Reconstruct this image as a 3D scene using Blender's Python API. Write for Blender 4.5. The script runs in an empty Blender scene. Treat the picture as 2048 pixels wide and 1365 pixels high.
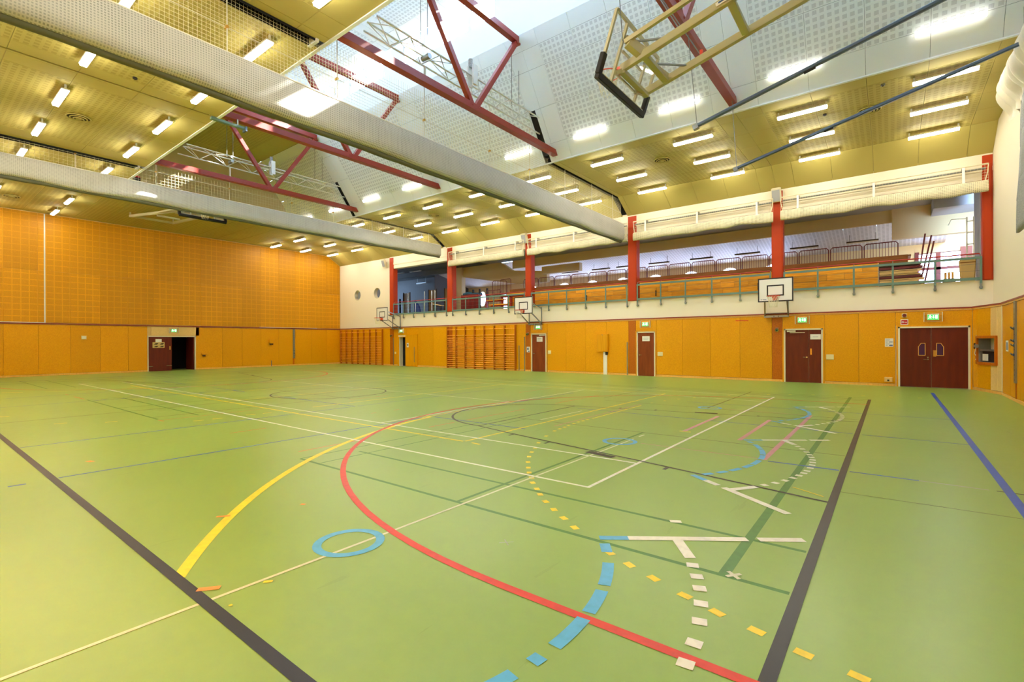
import bpy, bmesh, math, random
from mathutils import Vector, Matrix, noise
random.seed(7)
S = bpy.context.scene
COL = S.collection
PI = math.pi
V = Vector

# ------------------------------------------------------------------ camera, light, exposure
cam = bpy.data.cameras.new('camera'); cam.sensor_width = 36.0; cam.lens = 973.19 / 2048 * 36
cam.shift_y = 0.00102; cam.shift_x = -0.00009; cam.clip_end = 300; cam.clip_start = 0.05
camo = bpy.data.objects.new('camera', cam); COL.objects.link(camo); S.camera = camo
camo.matrix_world = (Matrix.Translation((0, 0, 1.65)) @ Matrix.Rotation(math.radians(37.926), 4, 'Z')
                     @ Matrix.Rotation(PI / 2, 4, 'X') @ Matrix.Rotation(-0.00458, 4, 'Z'))
W = bpy.data.worlds.new('sky'); S.world = W; W.use_nodes = True
bg = W.node_tree.nodes['Background']; bg.inputs[0].default_value = (0.44, 0.67, 1.0, 1); bg.inputs[1].default_value = 16.5
sun = bpy.data.lights.new('sun', 'SUN'); sun.energy = 60; sun.angle = math.radians(0.6); sun.color = (1.0, 0.96, 0.9)
suno = bpy.data.objects.new('sun', sun); COL.objects.link(suno); suno.location = (0, 40, 40)
suno.rotation_euler = V((-2.18, -7.5, -6.55)).to_track_quat('-Z', 'Y').to_euler()
S.view_settings.view_transform = 'Standard'; S.view_settings.look = 'None'
S.view_settings.gamma = 1.0; S.view_settings.use_curve_mapping = False
S.view_settings.exposure = 1.05
LAMP = 30.0                      # radiance of the fluorescent diffusers
cy = S.cycles
cy.max_bounces = 9; cy.diffuse_bounces = 5; cy.glossy_bounces = 3; cy.transmission_bounces = 4
cy.transparent_max_bounces = 16; cy.sample_clamp_indirect = 6.0
cy.caustics_reflective = False; cy.caustics_refractive = False

# ------------------------------------------------------------------ materials
def lin(c):
    return tuple((x / 12.92 if x <= 0.04045 else ((x + 0.055) / 1.055) ** 2.4) for x in c)
def mat(name, rgb, rough=0.6, metal=0.0, spec=0.5, srgb=True):
    m = bpy.data.materials.new(name); m.use_nodes = True
    b = m.node_tree.nodes['Principled BSDF']
    c = lin(rgb) if srgb else rgb
    b.inputs['Base Color'].default_value = (*c, 1); b.inputs['Roughness'].default_value = rough
    b.inputs['Metallic'].default_value = metal; b.inputs['Specular IOR Level'].default_value = spec
    return m
def nd(m, t, **k):
    n = m.node_tree.nodes.new(t)
    for a, v in k.items(): setattr(n, a, v)
    return n
def lk(m, a, b): m.node_tree.links.new(a, b)
def bsdf(m): return m.node_tree.nodes['Principled BSDF']
def math_(m, op, a, b=None):
    n = nd(m, 'ShaderNodeMath', operation=op)
    for i, x in enumerate((a, b)):
        if x is None: continue
        if isinstance(x, (int, float)): n.inputs[i].default_value = x
        else: lk(m, x, n.inputs[i])
    return n.outputs[0]
def mixc(m, f, a, b, blend='MIX'):
    n = nd(m, 'ShaderNodeMix', data_type='RGBA', blend_type=blend)
    for s, x in ((n.inputs[0], f), (n.inputs[6], a), (n.inputs[7], b)):
        if isinstance(x, (int, float)): s.default_value = x
        elif isinstance(x, tuple): s.default_value = (*x, 1)
        else: lk(m, x, s)
    return n.outputs[2]
def noise_(m, scale=(1, 1, 1), sc=5.0, det=3.0, coord='Object'):
    tc = nd(m, 'ShaderNodeTexCoord'); mp = nd(m, 'ShaderNodeMapping'); mp.inputs['Scale'].default_value = scale
    lk(m, tc.outputs[coord], mp.inputs[0]); n = nd(m, 'ShaderNodeTexNoise')
    n.inputs['Scale'].default_value = sc; n.inputs['Detail'].default_value = det
    lk(m, mp.outputs[0], n.inputs['Vector']); return n.outputs[0], mp
def ramp(m, f, a, b, lo=0.35, hi=0.65):
    r = nd(m, 'ShaderNodeValToRGB'); r.color_ramp.elements[0].position = lo; r.color_ramp.elements[1].position = hi
    r.color_ramp.elements[0].color = (*a, 1); r.color_ramp.elements[1].color = (*b, 1); lk(m, f, r.inputs[0]); return r.outputs[0]
def wood(name, a, b, rough=0.45, scale=(14, 14, 0.7), vary=0.16, spec=0.3):
    m = mat(name, a, rough, spec=spec)
    f, mp = noise_(m, scale, 2.0, 5.0)
    oi = nd(m, 'ShaderNodeObjectInfo')
    off = nd(m, 'ShaderNodeVectorMath', operation='SCALE'); off.inputs[0].default_value = (37, 91, 53); lk(m, oi.outputs['Random'], off.inputs['Scale'])
    lk(m, off.outputs[0], mp.inputs['Location'])
    c = ramp(m, f, lin(a), lin(b))
    hv = nd(m, 'ShaderNodeHueSaturation'); lk(m, c, hv.inputs['Color'])
    lk(m, math_(m, 'ADD', math_(m, 'MULTIPLY', oi.outputs['Random'], vary), 1 - vary / 2), hv.inputs['Value'])
    lk(m, hv.outputs[0], bsdf(m).inputs['Base Color']); return m
def frac_in(m, x, pitch, lo, hi):
    f = math_(m, 'FRACT', math_(m, 'DIVIDE', x, pitch))
    return math_(m, 'MULTIPLY', math_(m, 'GREATER_THAN', f, lo), math_(m, 'LESS_THAN', f, hi))
def uvxy(m):
    u = nd(m, 'ShaderNodeTexCoord'); s = nd(m, 'ShaderNodeSeparateXYZ'); lk(m, u.outputs['UV'], s.inputs[0]); return s.outputs[0], s.outputs[1]
def perf(name, base, hole, pitch=0.15625, fill=(0.2, 0.8), dots=0.0156, rough=0.7):
    """perforated acoustic board: blocks of small holes, drawn from the board's own metric UV"""
    m = mat(name, base, rough); u, v = uvxy(m)
    blk = math_(m, 'MULTIPLY', frac_in(m, u, pitch, *fill), frac_in(m, v, pitch, *fill))
    dot = math_(m, 'MULTIPLY', frac_in(m, u, dots, .2, .8), frac_in(m, v, dots, .2, .8))
    msk = math_(m, 'MULTIPLY', blk, math_(m, 'ADD', math_(m, 'MULTIPLY', dot, .6), .4))
    lk(m, mixc(m, msk, lin(base), lin(hole)), bsdf(m).inputs['Base Color'])
    bp = nd(m, 'ShaderNodeBump'); bp.inputs['Strength'].default_value = .3; bp.inputs['Distance'].default_value = .004; bp.invert = True
    lk(m, msk, bp.inputs['Height']); lk(m, bp.outputs[0], bsdf(m).inputs['Normal']); return m
def emis(name, rgb, s):
    m = mat(name, rgb, .4); b = bsdf(m); b.inputs['Emission Color'].default_value = (*rgb, 1); b.inputs['Emission Strength'].default_value = s; return m

M = {}
# floor: matt green sports vinyl, worn
fm = mat('floor_vinyl', (.54, .67, .31), .33, spec=.5)
f1, _ = noise_(fm, (1, 1, 1), .55, 4); f2, _ = noise_(fm, (1, 1, 1), 9, 4); f3, _ = noise_(fm, (1, .12, 1), 7, 6)
c = ramp(fm, f1, lin((.525, .66, .29)), lin((.555, .685, .315)), .3, .7)
c = mixc(fm, .10, c, ramp(fm, f2, lin((.47, .60, .24)), lin((.60, .72, .36))))
sc = math_(fm, 'GREATER_THAN', f3, .705)
c = mixc(fm, math_(fm, 'MULTIPLY', sc, .18), c, lin((.40, .50, .20)))
lk(fm, c, bsdf(fm).inputs['Base Color'])
lk(fm, math_(fm, 'ADD', math_(fm, 'MULTIPLY', f2, .10), .27), bsdf(fm).inputs['Roughness'])
M['floor'] = fm
for k, col in dict(black=(.12, .105, .105), white=(.93, .93, .89), cream=(.85, .86, .74), yellow=(.97, .86, .10), red=(.84, .20, .05),
                   green=(.27, .50, .14), blue=(.04, .32, .74), ltblue=(.34, .70, .90), pink=(.80, .56, .60), orange=(.97, .60, .25),
                   olive=(.36, .38, .16), grey=(.66, .66, .66), palered=(.86, .48, .25)).items():
    m = mat('tape_' + k, col, .38); n, _ = noise_(m, (1, 1, 1), 14, 4); lc = lin(col)
    lk(m, ramp(m, n, tuple(x * .86 for x in lc), lc, .3, .55), bsdf(m).inputs['Base Color']); M['t_' + k] = m
M['veneer'] = wood('birch_veneer', (.85, .57, .0), (.90, .63, .03), .38, vary=.10)
M['veneer_pale'] = wood('pale_veneer', (.86, .72, .45), (.90, .76, .50), .42)
M['veneer_col'] = wood('column_board', (.68, .34, .02), (.76, .42, .05), .4)
M['woodtrim'] = wood('pine_trim', (.88, .66, .32), (.93, .72, .38), .45)
M['acoustic'] = wood('acoustic_board', (.84, .57, .01), (.88, .62, .04), .5, vary=.24)
def grid_over(m):
    u, v = uvxy(m); p = .3125
    ins = math_(m, 'MULTIPLY', frac_in(m, u, p, .06, .94), frac_in(m, v, p, .06, .94))
    dot = math_(m, 'MULTIPLY', frac_in(m, u, .0208, .25, .75), frac_in(m, v, .0208, .25, .75))
    msk = math_(m, 'MULTIPLY', ins, math_(m, 'ADD', math_(m, 'MULTIPLY', dot, .5), .25))
    src = bsdf(m).inputs['Base Color'].links[0].from_socket
    lk(m, mixc(m, msk, src, lin((.66, .42, .0))), bsdf(m).inputs['Base Color'])
grid_over(M['acoustic'])
M['wallbar'] = wood('wallbar_wood', (.92, .62, .20), (.97, .70, .30), .4, (3, 3, 3))
M['wallbar_dark'] = wood('wallbar_post', (.66, .36, .06), (.72, .42, .10), .4)
M['cream'] = mat('cream_plaster', (.92, .88, .79), .8)
M['cream2'] = mat('beige_plaster', (.80, .72, .56), .85)
M['ceil'] = mat('ceiling_board', (.71, .645, .35), .75)  # cream-white board; yellow-green bounce from floor and walls put into its colour
M['ceilp'] = perf('ceiling_board_perforated', (.71, .645, .35), (.60, .53, .23))  # same bounce-light tint put into the perforated board's colours
M['slope'] = mat('white_board', (.88, .89, .88), .75)
M['slopep'] = perf('white_board_perforated', (.88, .89, .88), (.70, .70, .70))
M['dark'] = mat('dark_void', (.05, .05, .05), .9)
M['roof'] = mat('roof_deck', (.30, .29, .28), .9)
M['redsteel'] = mat('red_painted_steel', (.57, .17, .11), .42)
M['column'] = mat('red_column_paint', (.70, .215, .01), .5, spec=.3)
M['trimred'] = mat('red_trim', (.55, .18, .12), .45)
M['doorred'] = wood('door_red', (.36, .11, .06), (.42, .14, .07), .4, (4, 4, .6))
M['doorbrown'] = wood('door_brown', (.46, .19, .06), (.52, .23, .08), .42, (4, 4, .6))
M['framew'] = mat('white_frame', (.88, .84, .72), .5)
M['greenrail'] = mat('green_grey_rail', (.38, .50, .47), .45)
M['redrail'] = mat('red_handrail', (.68, .16, .12), .4)
M['darkred'] = mat('dark_red_rail', (.40, .08, .09), .4)
M['whitemetal'] = mat('white_metal', (.88, .88, .86), .45)
M['creammetal'] = mat('cream_metal', (.84, .80, .68), .45)
M['steel'] = mat('grey_steel', (.55, .56, .56), .35, .7)
M['bluesteel'] = mat('blue_grey_tube', (.36, .41, .48), .35, .4)
M['olive'] = mat('beige_frame_paint', (.72, .69, .53), .42)
M['black'] = mat('black_rubber', (.09, .08, .08), .7)
M['blackpaint'] = mat('black_paint', (.10, .08, .10), .5)
M['white'] = mat('white_paint', (.93, .92, .90), .5)
M['paper'] = mat('paper', (.92, .91, .88), .8)
M['ink'] = mat('ink_grey', (.45, .48, .55), .8)
M['inkblue'] = mat('ink_blue', (.25, .35, .55), .8)
M['photo_dark'] = mat('photo_dark', (.22, .17, .10), .8)
M['photo_tan'] = mat('photo_tan', (.80, .68, .42), .8)
M['orange'] = mat('orange_rim', (.86, .27, .16), .4)
M['netcord'] = mat('net_cord', (.90, .87, .74), .8)
M['rope'] = mat('white_rope', (.88, .86, .80), .8)
M['cable'] = mat('steel_cable', (.45, .46, .45), .5, .4)
M['brass'] = mat('brass', (.80, .62, .30), .3, .8)
M['chrome'] = mat('satin_chrome', (.75, .74, .70), .25, .9)
M['plastic'] = mat('cream_plastic', (.90, .84, .62), .5)
M['signred'] = mat('sign_red', (.78, .06, .06), .5)
M['alarm'] = mat('alarm_red', (.40, .07, .07), .4)
M['greycloth'] = mat('grey_cloth', (.62, .62, .60), .9)
n, _ = noise_(M['greycloth'], (1, 1, 1), 60, 3); lk(M['greycloth'], ramp(M['greycloth'], n, lin((.50, .50, .49)), lin((.68, .68, .66))), bsdf(M['greycloth']).inputs['Base Color'])
M['whitecloth'] = mat('gathered_white_net', (.86, .82, .74), .9)
m = mat('rolled_net', (.80, .78, .72), .9); u, v = uvxy(m)
cord = math_(m, 'MAXIMUM', frac_in(m, u, .045, 0, .45), frac_in(m, v, .045, 0, .45)); n, _ = noise_(m, (1, 1, 1), 2.2, 5)
cc = mixc(m, cord, ramp(m, n, lin((.53, .53, .50)), lin((.63, .63, .61))), lin((.74, .73, .70)))
lk(m, cc, bsdf(m).inputs['Base Color']); M['netroll'] = m
m = mat('thin_rolled_net', (.86, .83, .72), .9); u, v = uvxy(m); n, _ = noise_(m, (1, 1, 1), 3, 4)
bsdf(m).inputs['Alpha'].default_value = 1
al = math_(m, 'MAXIMUM', math_(m, 'MAXIMUM', frac_in(m, u, .05, 0, .4), frac_in(m, v, .05, 0, .4)), math_(m, 'MULTIPLY', n, 1.1)); lk(m, al, bsdf(m).inputs['Alpha']); M['netthin'] = m
M['underroll'] = mat('dark_olive_edge', (.36, .36, .27), .9)  # dark olive tone for the tube along the roll's lower edge
M['bleach'] = wood('bleacher_wood', (.88, .58, .10), (.96, .70, .20), .5, (1.2, 14, 14), vary=.34)
M['bleachtop'] = wood('bleacher_deck', (.46, .27, .08), (.54, .33, .11), .55, (1.2, 10, 10))
M['blond'] = wood('blond_board', (.84, .72, .46), (.90, .79, .54), .5, (1.2, 10, 10))
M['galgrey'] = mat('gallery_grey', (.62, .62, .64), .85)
M['galceil'] = perf('gallery_ceiling_board', (.86, .86, .88), (.66, .66, .68))
M['galfloor'] = mat('gallery_floor', (.42, .36, .30), .6)
M['blue'] = mat('blue_mat', (.08, .14, .42), .5)
M['teal'] = mat('teal_mat', (.05, .28, .38), .6)
M['ply'] = wood('plywood', (.46, .36, .22), (.54, .42, .27), .6)
M['lampw'] = emis('lamp_diffuser', (1.0, .955, .84), LAMP)
M['lampb'] = emis('slope_lamp_diffuser', (1.0, .97, .90), LAMP * .085)
M['lampoff'] = mat('unlit_diffuser', (.74, .68, .56), .5)
M['housing'] = mat('lamp_housing', (.85, .83, .78), .5)
M['exitg'] = emis('exit_green', (.02, .42, .08), 1.1)
M['exitw'] = emis('exit_white', (.85, 1.0, .75), 1.6)
gm = bpy.data.materials.new('window_glass'); gm.use_nodes = True; nt = gm.node_tree; nt.nodes.clear()
o = nt.nodes.new('ShaderNodeOutputMaterial'); t = nt.nodes.new('ShaderNodeBsdfTransparent'); g = nt.nodes.new('ShaderNodeBsdfGlossy')
g.inputs['Roughness'].default_value = .03; mx = nt.nodes.new('ShaderNodeMixShader'); mx.inputs[0].default_value = .06
nt.links.new(t.outputs[0], mx.inputs[1]); nt.links.new(g.outputs[0], mx.inputs[2]); nt.links.new(mx.outputs[0], o.inputs[0]); M['glass'] = gm
g2 = gm.copy(); g2.name = 'frosted_glass'; M['frost'] = g2
for q in g2.node_tree.nodes:
    if q.type == 'BSDF_TRANSPARENT': q.inputs[0].default_value = (.82, .79, .82, 1)
dg = mat('tinted_door_glass', (.28, .16, .30), .12); M['doorglass'] = dg

# ------------------------------------------------------------------ mesh helpers
class MB:
    def __init__(s): s.v = []; s.f = []; s.sm = []
    def add(s, vs, fs, smooth=False):
        o = len(s.v); s.v += [V(p) for p in vs]; s.f += [[o + i for i in f] for f in fs]; s.sm += [smooth] * len(fs); return s
    def box(s, x0, x1, y0, y1, z0, z1):
        return s.add([(x0, y0, z0), (x1, y0, z0), (x1, y1, z0), (x0, y1, z0), (x0, y0, z1), (x1, y0, z1), (x1, y1, z1), (x0, y1, z1)],
                     [(0, 3, 2, 1), (4, 5, 6, 7), (0, 1, 5, 4), (1, 2, 6, 5), (2, 3, 7, 6), (3, 0, 4, 7)])
    def beam(s, p, q, w, h, up=(0, 0, 1)):
        p, q = V(p), V(q); d = (q - p).normalized(); a = d.cross(V(up))
        if a.length < 1e-4: a = d.cross(V((1, 0, 0)))
        a.normalize(); b = a.cross(d).normalized(); a *= w / 2; b *= h / 2
        vs = [p - a - b, p + a - b, p + a + b, p - a + b, q - a - b, q + a - b, q + a + b, q - a + b]
        return s.add(vs, [(0, 3, 2, 1), (4, 5, 6, 7), (0, 1, 5, 4), (1, 2, 6, 5), (2, 3, 7, 6), (3, 0, 4, 7)])
    def tube(s, pts, r, n=8, closed=False, smooth=True, caps=True):
        pts = [V(p) for p in pts]; k = len(pts); rings = []; up = None
        for i, p in enumerate(pts):
            if closed: d = pts[(i + 1) % k] - pts[i - 1]
            else: d = pts[min(i + 1, k - 1)] - pts[max(i - 1, 0)]
            d.normalize()
            if up is None:
                up = V((0, 0, 1)) if abs(d.z) < .9 else V((1, 0, 0))
            a = d.cross(up).normalized(); b = a.cross(d).normalized(); up = b
            rings.append([p + (a * math.cos(2 * PI * j / n) + b * math.sin(2 * PI * j / n)) * r for j in range(n)])
        vs = [q for rg in rings for q in rg]; fs = []
        for i in range(k if closed else k - 1):
            i2 = (i + 1) % k
            for j in range(n): fs.append((i * n + j, i * n + (j + 1) % n, i2 * n + (j + 1) % n, i2 * n + j))
        s.add(vs, fs, smooth)
        if not closed and caps: s.add(rings[0], [tuple(range(n))]); s.add(rings[-1], [tuple(range(n - 1, -1, -1))])
        return s
    def prism(s, poly, fr, t):
        """poly: 2-D outline in frame fr (o,X,Y,Z); extruded by t along Z"""
        o, X, Y, Z = [V(a) for a in fr]; n = len(poly)
        lo = [o + X * a + Y * b for a, b in poly]; hi = [p + Z * t for p in lo]
        return s.add(lo + hi, [tuple(range(n - 1, -1, -1)), tuple(range(n, 2 * n))] + [(i, (i + 1) % n, n + (i + 1) % n, n + i) for i in range(n)])
    def disc(s, c, axis, r, t, n=20):
        z = V(axis).normalized(); x = z.orthogonal().normalized(); y = z.cross(x)
        return s.prism([(r * math.cos(2 * PI * i / n), r * math.sin(2 * PI * i / n)) for i in range(n)], (c, x, y, z), t)
    def build(s, name, m, parent=None, kind=None, uv=True, bevel=0, **tags):
        me = bpy.data.meshes.new(name); off = V(parent.matrix_world.translation) if parent is not None else V()
        if parent is not None: off = root_loc(parent)
        me.from_pydata([tuple(p - off) for p in s.v], [], s.f); me.materials.append(M[m] if isinstance(m, str) else m)
        for i, p in enumerate(me.polygons): p.use_smooth = s.sm[i]
        if uv:
            ul = me.uv_layers.new(name='UVMap').data
            for p in me.polygons:
                nx, ny, nz = [abs(a) for a in p.normal]
                for li in p.loop_indices:
                    c = s.v[me.loops[li].vertex_index]
                    ul[li].uv = (c.x, c.y) if nz >= nx and nz >= ny else ((c.y, c.z) if nx >= ny else (c.x, c.z))
        if bevel:
            bm = bmesh.new(); bm.from_mesh(me); bmesh.ops.bevel(bm, geom=bm.edges[:], offset=bevel, segments=1, affect='EDGES'); bm.to_mesh(me); bm.free()
        return link(name, me, parent, kind, **tags)
def root_loc(o):
    p = V()
    while o is not None: p += o.location; o = o.parent
    return p
def link(name, me, parent=None, kind=None, **tags):
    ob = bpy.data.objects.new(name, me); COL.objects.link(ob)
    if parent is not None: ob.parent = parent
    if kind: ob['kind'] = kind
    for k, v in tags.items(): ob[k] = v
    return ob
def thing(name, label, cat, loc=(0, 0, 0), group=None):
    o = bpy.data.objects.new(name, None); COL.objects.link(o); o.location = loc; o.empty_display_size = .2
    o['label'] = label; o['category'] = cat
    if group: o['group'] = group
    return o
def dup(root, loc, label, group=None):
    r = root.copy(); COL.objects.link(r); r.location = loc; r['label'] = label
    if group: r['group'] = group
    for ch in list(root.children):
        c = ch.copy(); COL.objects.link(c); c.parent = r
        for gch in list(ch.children):
            d = gch.copy(); COL.objects.link(d); d.parent = c
    return r
_pc = {}
def panel(name, w, h, t, m, fr, parent, at):
    """one board: local x along fr.X, y along fr.Y, face outward along fr.Z; mesh shared by equal boards"""
    key = (round(w, 3), round(h, 3), t, m, name)
    if key not in _pc:
        g = .003; c = .005
        v = [(g, g, -t), (w - g, g, -t), (w - g, h - g, -t), (g, h - g, -t), (g, g, -c), (w - g, g, -c), (w - g, h - g, -c), (g, h - g, -c),
             (g + c, g + c, 0), (w - g - c, g + c, 0), (w - g - c, h - g - c, 0), (g + c, h - g - c, 0)]
        f = [(0, 1, 5, 4), (1, 2, 6, 5), (2, 3, 7, 6), (3, 0, 4, 7), (4, 5, 9, 8), (5, 6, 10, 9), (6, 7, 11, 10), (7, 4, 8, 11), (8, 9, 10, 11), (3, 2, 1, 0)]
        me = bpy.data.meshes.new(name); me.from_pydata(v, [], f); me.materials.append(M[m])
        ul = me.uv_layers.new(name='UVMap').data
        for p in me.polygons:
            for li in p.loop_indices: q = v[me.loops[li].vertex_index]; ul[li].uv = (q[0], q[1])
        _pc[key] = me
    ob = bpy.data.objects.new(name, _pc[key]); COL.objects.link(ob); ob.parent = parent
    X, Y, Z = [V(a) for a in fr]
    mw = Matrix((( X.x, Y.x, Z.x, at[0]), (X.y, Y.y, Z.y, at[1]), (X.z, Y.z, Z.z, at[2]), (0, 0, 0, 1)))
    if parent is not None: mw = Matrix.Translation(-root_loc(parent)) @ mw
    ob.matrix_basis = mw; return ob
def plate(name, outer, holes, t, m, fr, parent=None, kind=None, **tags):
    """flat wall with openings: filled 2-D outline in frame fr, thickness t going to -Z"""
    cu = bpy.data.curves.new(name, 'CURVE'); cu.dimensions = '2D'; cu.fill_mode = 'BOTH'; cu.extrude = t / 2
    for poly in [outer] + holes:
        sp = cu.splines.new('POLY'); sp.points.add(len(poly) - 1)
        for p, q in zip(sp.points, poly): p.co = (q[0], q[1], 0, 1)
        sp.use_cyclic_u = True
    tmp = bpy.data.objects.new('tmp', cu); me = bpy.data.meshes.new_from_object(tmp); bpy.data.objects.remove(tmp); bpy.data.curves.remove(cu)
    o, X, Y, Z = [V(a) for a in fr]; off = root_loc(parent) if parent is not None else V()
    co = [o + X * v.co.x + Y * v.co.y + Z * (v.co.z - t / 2) - off for v in me.vertices]
    for v, c in zip(me.vertices, co): v.co = c
    me.name = name; me.materials.clear(); me.materials.append(M[m])
    return link(name, me, parent, kind, **tags)
def rect(a, b, c, d): return [(a, c), (b, c), (b, d), (a, d)]
def circ(cx, cy_, r, n=28): return [(cx + r * math.cos(2 * PI * i / n), cy_ + r * math.sin(2 * PI * i / n)) for i in range(n)]
FB = ((1, 0, 0), (0, 0, 1), (0, -1, 0)); FA = ((0, 1, 0), (0, 0, 1), (1, 0, 0)); FC = ((0, -1, 0), (0, 0, 1), (-1, 0, 0))
FN = ((-1, 0, 0), (0, 0, 1), (0, 1, 0)); FCEIL = ((1, 0, 0), (0, -1, 0), (0, 0, -1))

# ------------------------------------------------------------------ dimensions (metres)
XA, XC, YB, YD = -34.7, 2.64, 22.19, -0.6
ZC, YF, YN = 8.45, 15.45, 6.15            # flat ceilings; lantern opening between YN and YF
YR = 10.8; ZT = 14.0; Z1 = 11.95; Y1 = 13.04; Y2 = 8.56
COLX = [2.52, -3.65, -9.88, -16.11, -22.34, -28.45]
BAYS = [(-34.7, -28.57), (-28.57, -22.34), (-22.34, -16.11), (-16.11, -9.88), (-9.88, -3.65), (-3.65, 2.64)]
SL = math.hypot(YF - Y1, Z1 - ZC); sv = V((0, (Y1 - YF) / SL, (Z1 - ZC) / SL)); sn = V((1, 0, 0)).cross(sv)

# ------------------------------------------------------------------ floor and court markings
floor = MB().box(XA - 3, XC + .3, YD - .3, YB + .4, -.2, 0).build('floor', 'floor', kind='structure')
_ml = [0]
def mz():
    _ml[0] += 1; return .0006 + .000012 * _ml[0]
def line(c, w, *pts, name='court_line'):
    mb = MB(); z = mz(); p = [V((a, b, z)) for a, b in pts]; n = len(p); L = []; R = []
    for i in range(n):
        d = (p[min(i + 1, n - 1)] - p[max(i - 1, 0)]).normalized(); a = V((-d.y, d.x, 0)) * w / 2; L.append(p[i] + a); R.append(p[i] - a)
    mb.add(R + L, [(i, i + 1, n + i + 1, n + i) for i in range(n - 1)]); return mb.build(name, 't_' + c, floor)
def arc(c, w, cx, cy_, r, a0, a1, n=40, name='court_line'):
    return line(c, w, *[(cx + r * math.cos(math.radians(a0 + (a1 - a0) * i / n)), cy_ + r * math.sin(math.radians(a0 + (a1 - a0) * i / n))) for i in range(n + 1)], name=name)
def square(c, x, y, ang, a=.085, b=.075, name='tape_square'):
    ca, sa = math.cos(ang), math.sin(ang); j = random.uniform(-.12, .12); ca, sa = math.cos(ang + j), math.sin(ang + j); z = mz()
    MB().add([(x + ca * u * a / 2 - sa * v * b / 2, y + sa * u * a / 2 + ca * v * b / 2, z) for u, v in ((-1, -1), (1, -1), (1, 1), (-1, 1))], [(0, 1, 2, 3)]).build(name, 't_' + c, floor)
XM = -14.65; YM = 9.0; mx_ = lambda x: 2 * XM - x
# badminton courts (green)
for c0 in (-3.58, -15.66, -27.6):
    w = .045; ya, yb = 3.61, 17.2
    near = c0 > -10
    line('green', w, (c0 - 3.06, ya), (c0 + 3.05, ya)); line('green', w, (c0 - 3.06, yb), (c0 + 3.05, yb))
    line('green', w, (c0 - 2.8, 4.4), (c0 + 3.05, 4.4)); line('olive', w, (c0 - 2.8, 16.4), (c0 + 3.05, 16.4))
    line('olive', .03, (c0 - 2.8, 8.41), (c0 + 3.05, 8.4)); line('olive', .03, (c0 - 2.8, 12.4), (c0 + 3.05, 12.4))
    line('green', w, (c0 + .03, ya), (c0 + .03, 8.4)); line('olive', w, (c0, 12.4), (c0, yb))
    line('green' if near else 'olive', .03, (c0 - 3.07, ya), (c0 - 3.07, 9.0 if near else 8)); line('green' if near else 'olive', .03, (c0 - 2.6, 3.65), (c0 - 2.6, 8.4)); line('olive', .03, (c0 - 3.07, 12.9), (c0 - 3.07, yb))
    line('green', .075, (c0 + 2.64, ya), (c0 + 2.64, yb)) if near else line('olive', .04, (c0 + 2.64, ya), (c0 + 2.64, yb))
# old red marks
for x, ys in ((-7.1, ((3.83, 4.92), (6.46, 7.16), (7.5, 9.58), (10.98, 13.42))), (-9.57, ((3.85, 4.51), (6.92, 7.07), (7.57, 7.74), (12.64, 14.63))), (-12.4, ((3.65, 5.76), (8.2, 9.6)))):
    for a, b in ys: line('palered', .035, (x, a), (x, b))
for a, b in ((-21.38, -21.05), (-20.2, -18.97), (-12.45, -12.2)): line('palered', .04, (a, 3.58), (b, 3.6))
# blue lines
for x in (-8.1, -10.95, -18.3, -21.2):
    line('blue', .04, (x, 1.29), (x, 7.3)); line('blue', .03, (x, 7.5), (x, 13.6))
line('blue', .05, (-8.07, .85), (-8.06, 1.0))
for a, b in ((-7.97, -5.48), (-13.6, -10.95), (-15.4, -11.79), (-19.95, -17.3), (-25.35, -22.6), (-.42, .25)): line('blue', .04, (a, 7.43), (b, 7.43))
line('blue', .05, (-1.34, 7.41), (-.53, 7.42)); line('grey', .035, (.25, 7.43), (.84, 7.42)); line('black', .035, (.9, 7.42), (1.6, 7.41))
line('blue', .035, (-6.14, 10.5), (-.54, 10.48)); line('blue', .035, (-.41, 10.46), (.98, 10.44)); line('blue', .03, (-4.4, 13.4), (.98, 13.5))
line('olive', .015, (-.45, 6.37), (2.5, 6.45))
# pink
for x, a, b in ((-2.0, 8.7, 11.3), (-1.4, 7.45, 12.5), (-3.0, 8.95, 11.2)): line('pink', .07, (x, a), (x, b))
line('pink', .025, (-3.2, 7.49), (-1.43, 7.49)); line('pink', .025, (-3.2, 12.5), (-1.43, 12.5)); line('pink', .03, (-5.2, 8.0), (-5.2, 12.2))
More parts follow.
